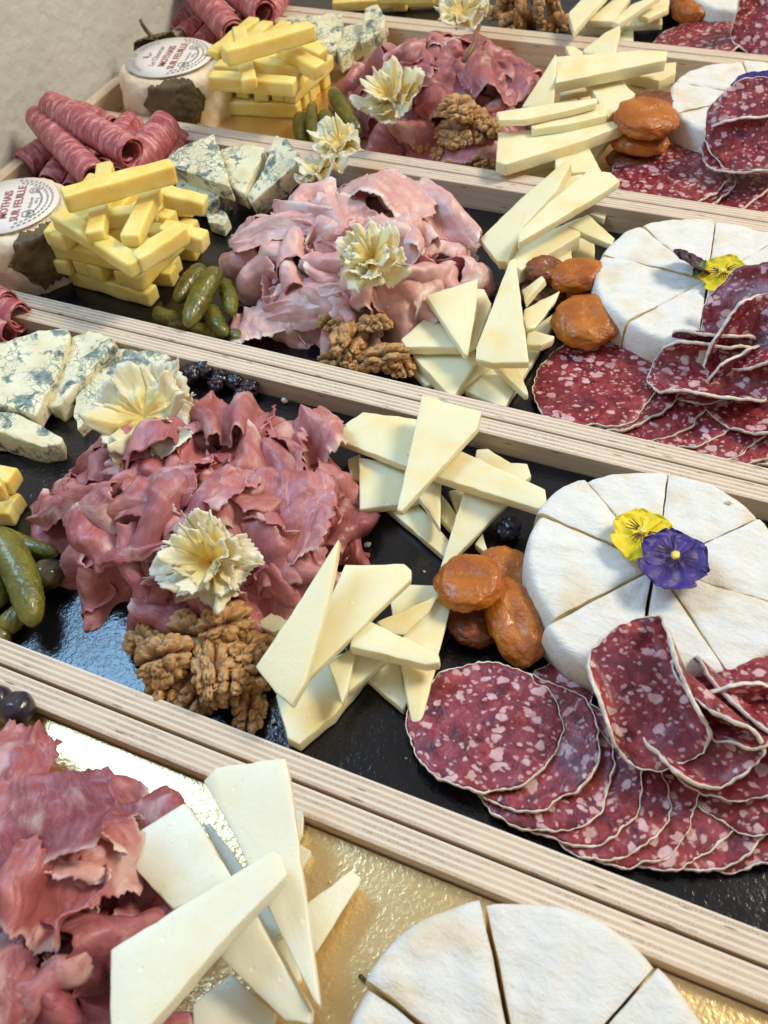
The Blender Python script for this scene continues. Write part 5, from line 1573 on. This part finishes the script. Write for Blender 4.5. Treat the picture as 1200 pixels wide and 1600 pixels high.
# ------------------------------------------------------------------ pansies
def petal_mesh(c, e1, e2, nn, ang, L, Wd, lift, seed, notch=.12):
    nu, nv = 22, 22; verts = []
    d = e1 * math.cos(ang) + e2 * math.sin(ang); s_ = np.cross(nn, d)
    for i in range(nu):
        u = i / (nu - 1)
        for j in range(nv):
            v = j / (nv - 1) * 2 - 1
            hw = Wd * (math.sin(math.pi * min(1, u * .93 + .03) ** .85)) ** .62 * (.25 + .75 * min(1, u * 2.0))
            ll = L * u * (1 - notch * .5 * math.exp(-(v / .25) ** 2) * u ** 4) * (1 - .10 * v * v * u)
            z = lift * u + .0011 * nz(u * 4 + seed, v * 3, 1) * u * 1.6 + .0008 * v * v
            verts.append(c + d * ll + s_ * hw * v + nn * z)
    return verts, grid_faces(nu, nv)


def pansy(px, py, z, r, mat, nrm, rot, label, lines=True, flip=False, center=True, mat2=None):
    c = W(px, py, z); nn = unit(np.array(nrm, float))
    e1 = unit(np.array([1.0, 0, 0]) - nn * nn[0]); e2 = np.cross(nn, e1)
    root = empty('pansy', c); tag(root, label, 'flower', 'pansy flowers on the camemberts')
    # two back petals, two side petals, one broad lower petal
    spec = [(math.radians(60), .95, .60, .0010, 0), (math.radians(125), .95, .60, .0004, 1), (math.radians(5), .90, .55, .0016, 2), (math.radians(182), .90, .55, .0020, 3), (math.radians(-85), 1.05, .78, .0026, 4)]
    for a, l, w_, lift, k in spec:
        v_, f_ = petal_mesh(c + nn * .0004 * k, e1, e2, nn, a + rot, r * l, r * w_, lift, k * 3.1 + px)
        o = put('petal', v_, f_, (mat2 if (mat2 and k < 2) else mat), parent=root); solid(o, .0004, 0)
    if lines:
        vs, fs = [], []
        for a in list(np.radians([-115, -100, -88, -75, -60])) + list(np.radians([160, 175, 190, 205])) + list(np.radians([-15, 0, 15])):
            d = e1 * math.cos(a + rot) + e2 * math.sin(a + rot); s_ = np.cross(nn, d); st = len(vs)
            for t_, w_ in ((.16, .00030), (.32, .00026), (.50, .00006)):
                lf = nn * (.0042 + t_ * .0024 + .0006)
                vs += [c + d * r * t_ + s_ * w_ + lf, c + d * r * t_ - s_ * w_ + lf]
            fs += [(st, st + 1, st + 3, st + 2), (st + 2, st + 3, st + 5, st + 4)]
        o = put('petal_veins', vs, fs, PLINE if mat is PYEL else PDRK, parent=root); solid(o, .0003, 0)
    if center:
        o = blob('flower_heart', (0, 0, 0), r * .11, r * .13, .0012, (0, 0, 0), px, HEART, wr=.2, sub=3)
        o.parent = root; o.location = Vector(nn * .0048)
    return root


pansy(1003, 838, .0400, .0160, PYEL, (0, -.1, 1), -.25, 'yellow pansy with dark veins on the camembert, second tray')
pansy(1052, 876, .0445, .0175, PPUR, (.05, -.1, 1), -.25, 'deep violet pansy overlapping the yellow one, second tray')
pansy(1130, 430, .038, .0150, PYEL, (-.2, -.4, 1), .3, 'yellow pansy on the camembert, seen at a slant, middle tray')
pansy(1078, 412, .039, .0135, PDRK, (.5, .3, 1), .9, 'dark wine red pansy, folded, on the camembert, middle tray', lines=False, center=False)
pansy(1182, 138, .038, .0210, PPUR, (-.1, -.2, 1), .2, 'blue violet pansy behind the standing salami, fourth tray', lines=False, center=False)
v_, f_ = petal_mesh(W(1103, 408, .042), np.array([1, 0, 0]), np.array([0, 1, 0]), np.array([0, 0, 1.0]), -1.9, .014, .0035, -.003, 3)
o = put('pansy_leaf', v_, f_, GREEN); solid(o, .0005); tag(o, 'small green sepal leaf between the two pansies, middle tray', 'leaf')

# ------------------------------------------------------------------ crumbs
def crumb(px, py, z, r, label, mat=IVORY):
    o = blob('cheese_crumb', W(px, py, z), r, r * .7, r * .6, (px, py, .4), px * .3, mat, wr=.5, fr=1.8, dent=0, sub=3)
    tag(o, label, 'crumb', 'crumbs on the boards')


for a in [(574, 851, .0100, .0020, 'white cheese crumb between the two cheese fans, second tray'), (178, 740, .0095, .0018, 'white crumb left of the prosciutto above the batons'),
          (101, 651, .0095, .0009, 'tiny crumb beside the blue cheese tip'), (427, 1127, .0095, .0013, 'crumb between walnut and cheese slice'),
          (445, 626, .0098, .0022, 'pinkish scrap of ham by the far wall, second tray'), (663, 893, .0090, .0007, 'speck of cheese left of the apricots'),
          (635, 1185, .0090, .0006, 'speck of cheese in front of the lower fan'), (1090, 1352, .0095, .0010, 'speck of crumb in front of the salami row'),
          (1054, 1352, .0100, .0022, 'yellowish crumb sticking out below the salami row'), (355, 548, .0035, .0018, 'white crumb in front of the square ham slice'),
          (360, 325, .0040, .0018, 'crumb right of the blue cheese lump, middle tray'), (515, 1378, .0140, .0009, 'dark speck on the gold board beside a cheese slice')]:
    crumb(*a)
tube('dark_scrap', [W(562, 1524, .0140), W(568, 1530, .0143), W(577, 1537, .0140)], .0009, .0007, OLIVE, 'small dark scrap lying on the bare gold board', 'crumb')
crumb(1138, 785, .0362, .0016, 'grey green mould spot on a camembert wedge', BLUE)
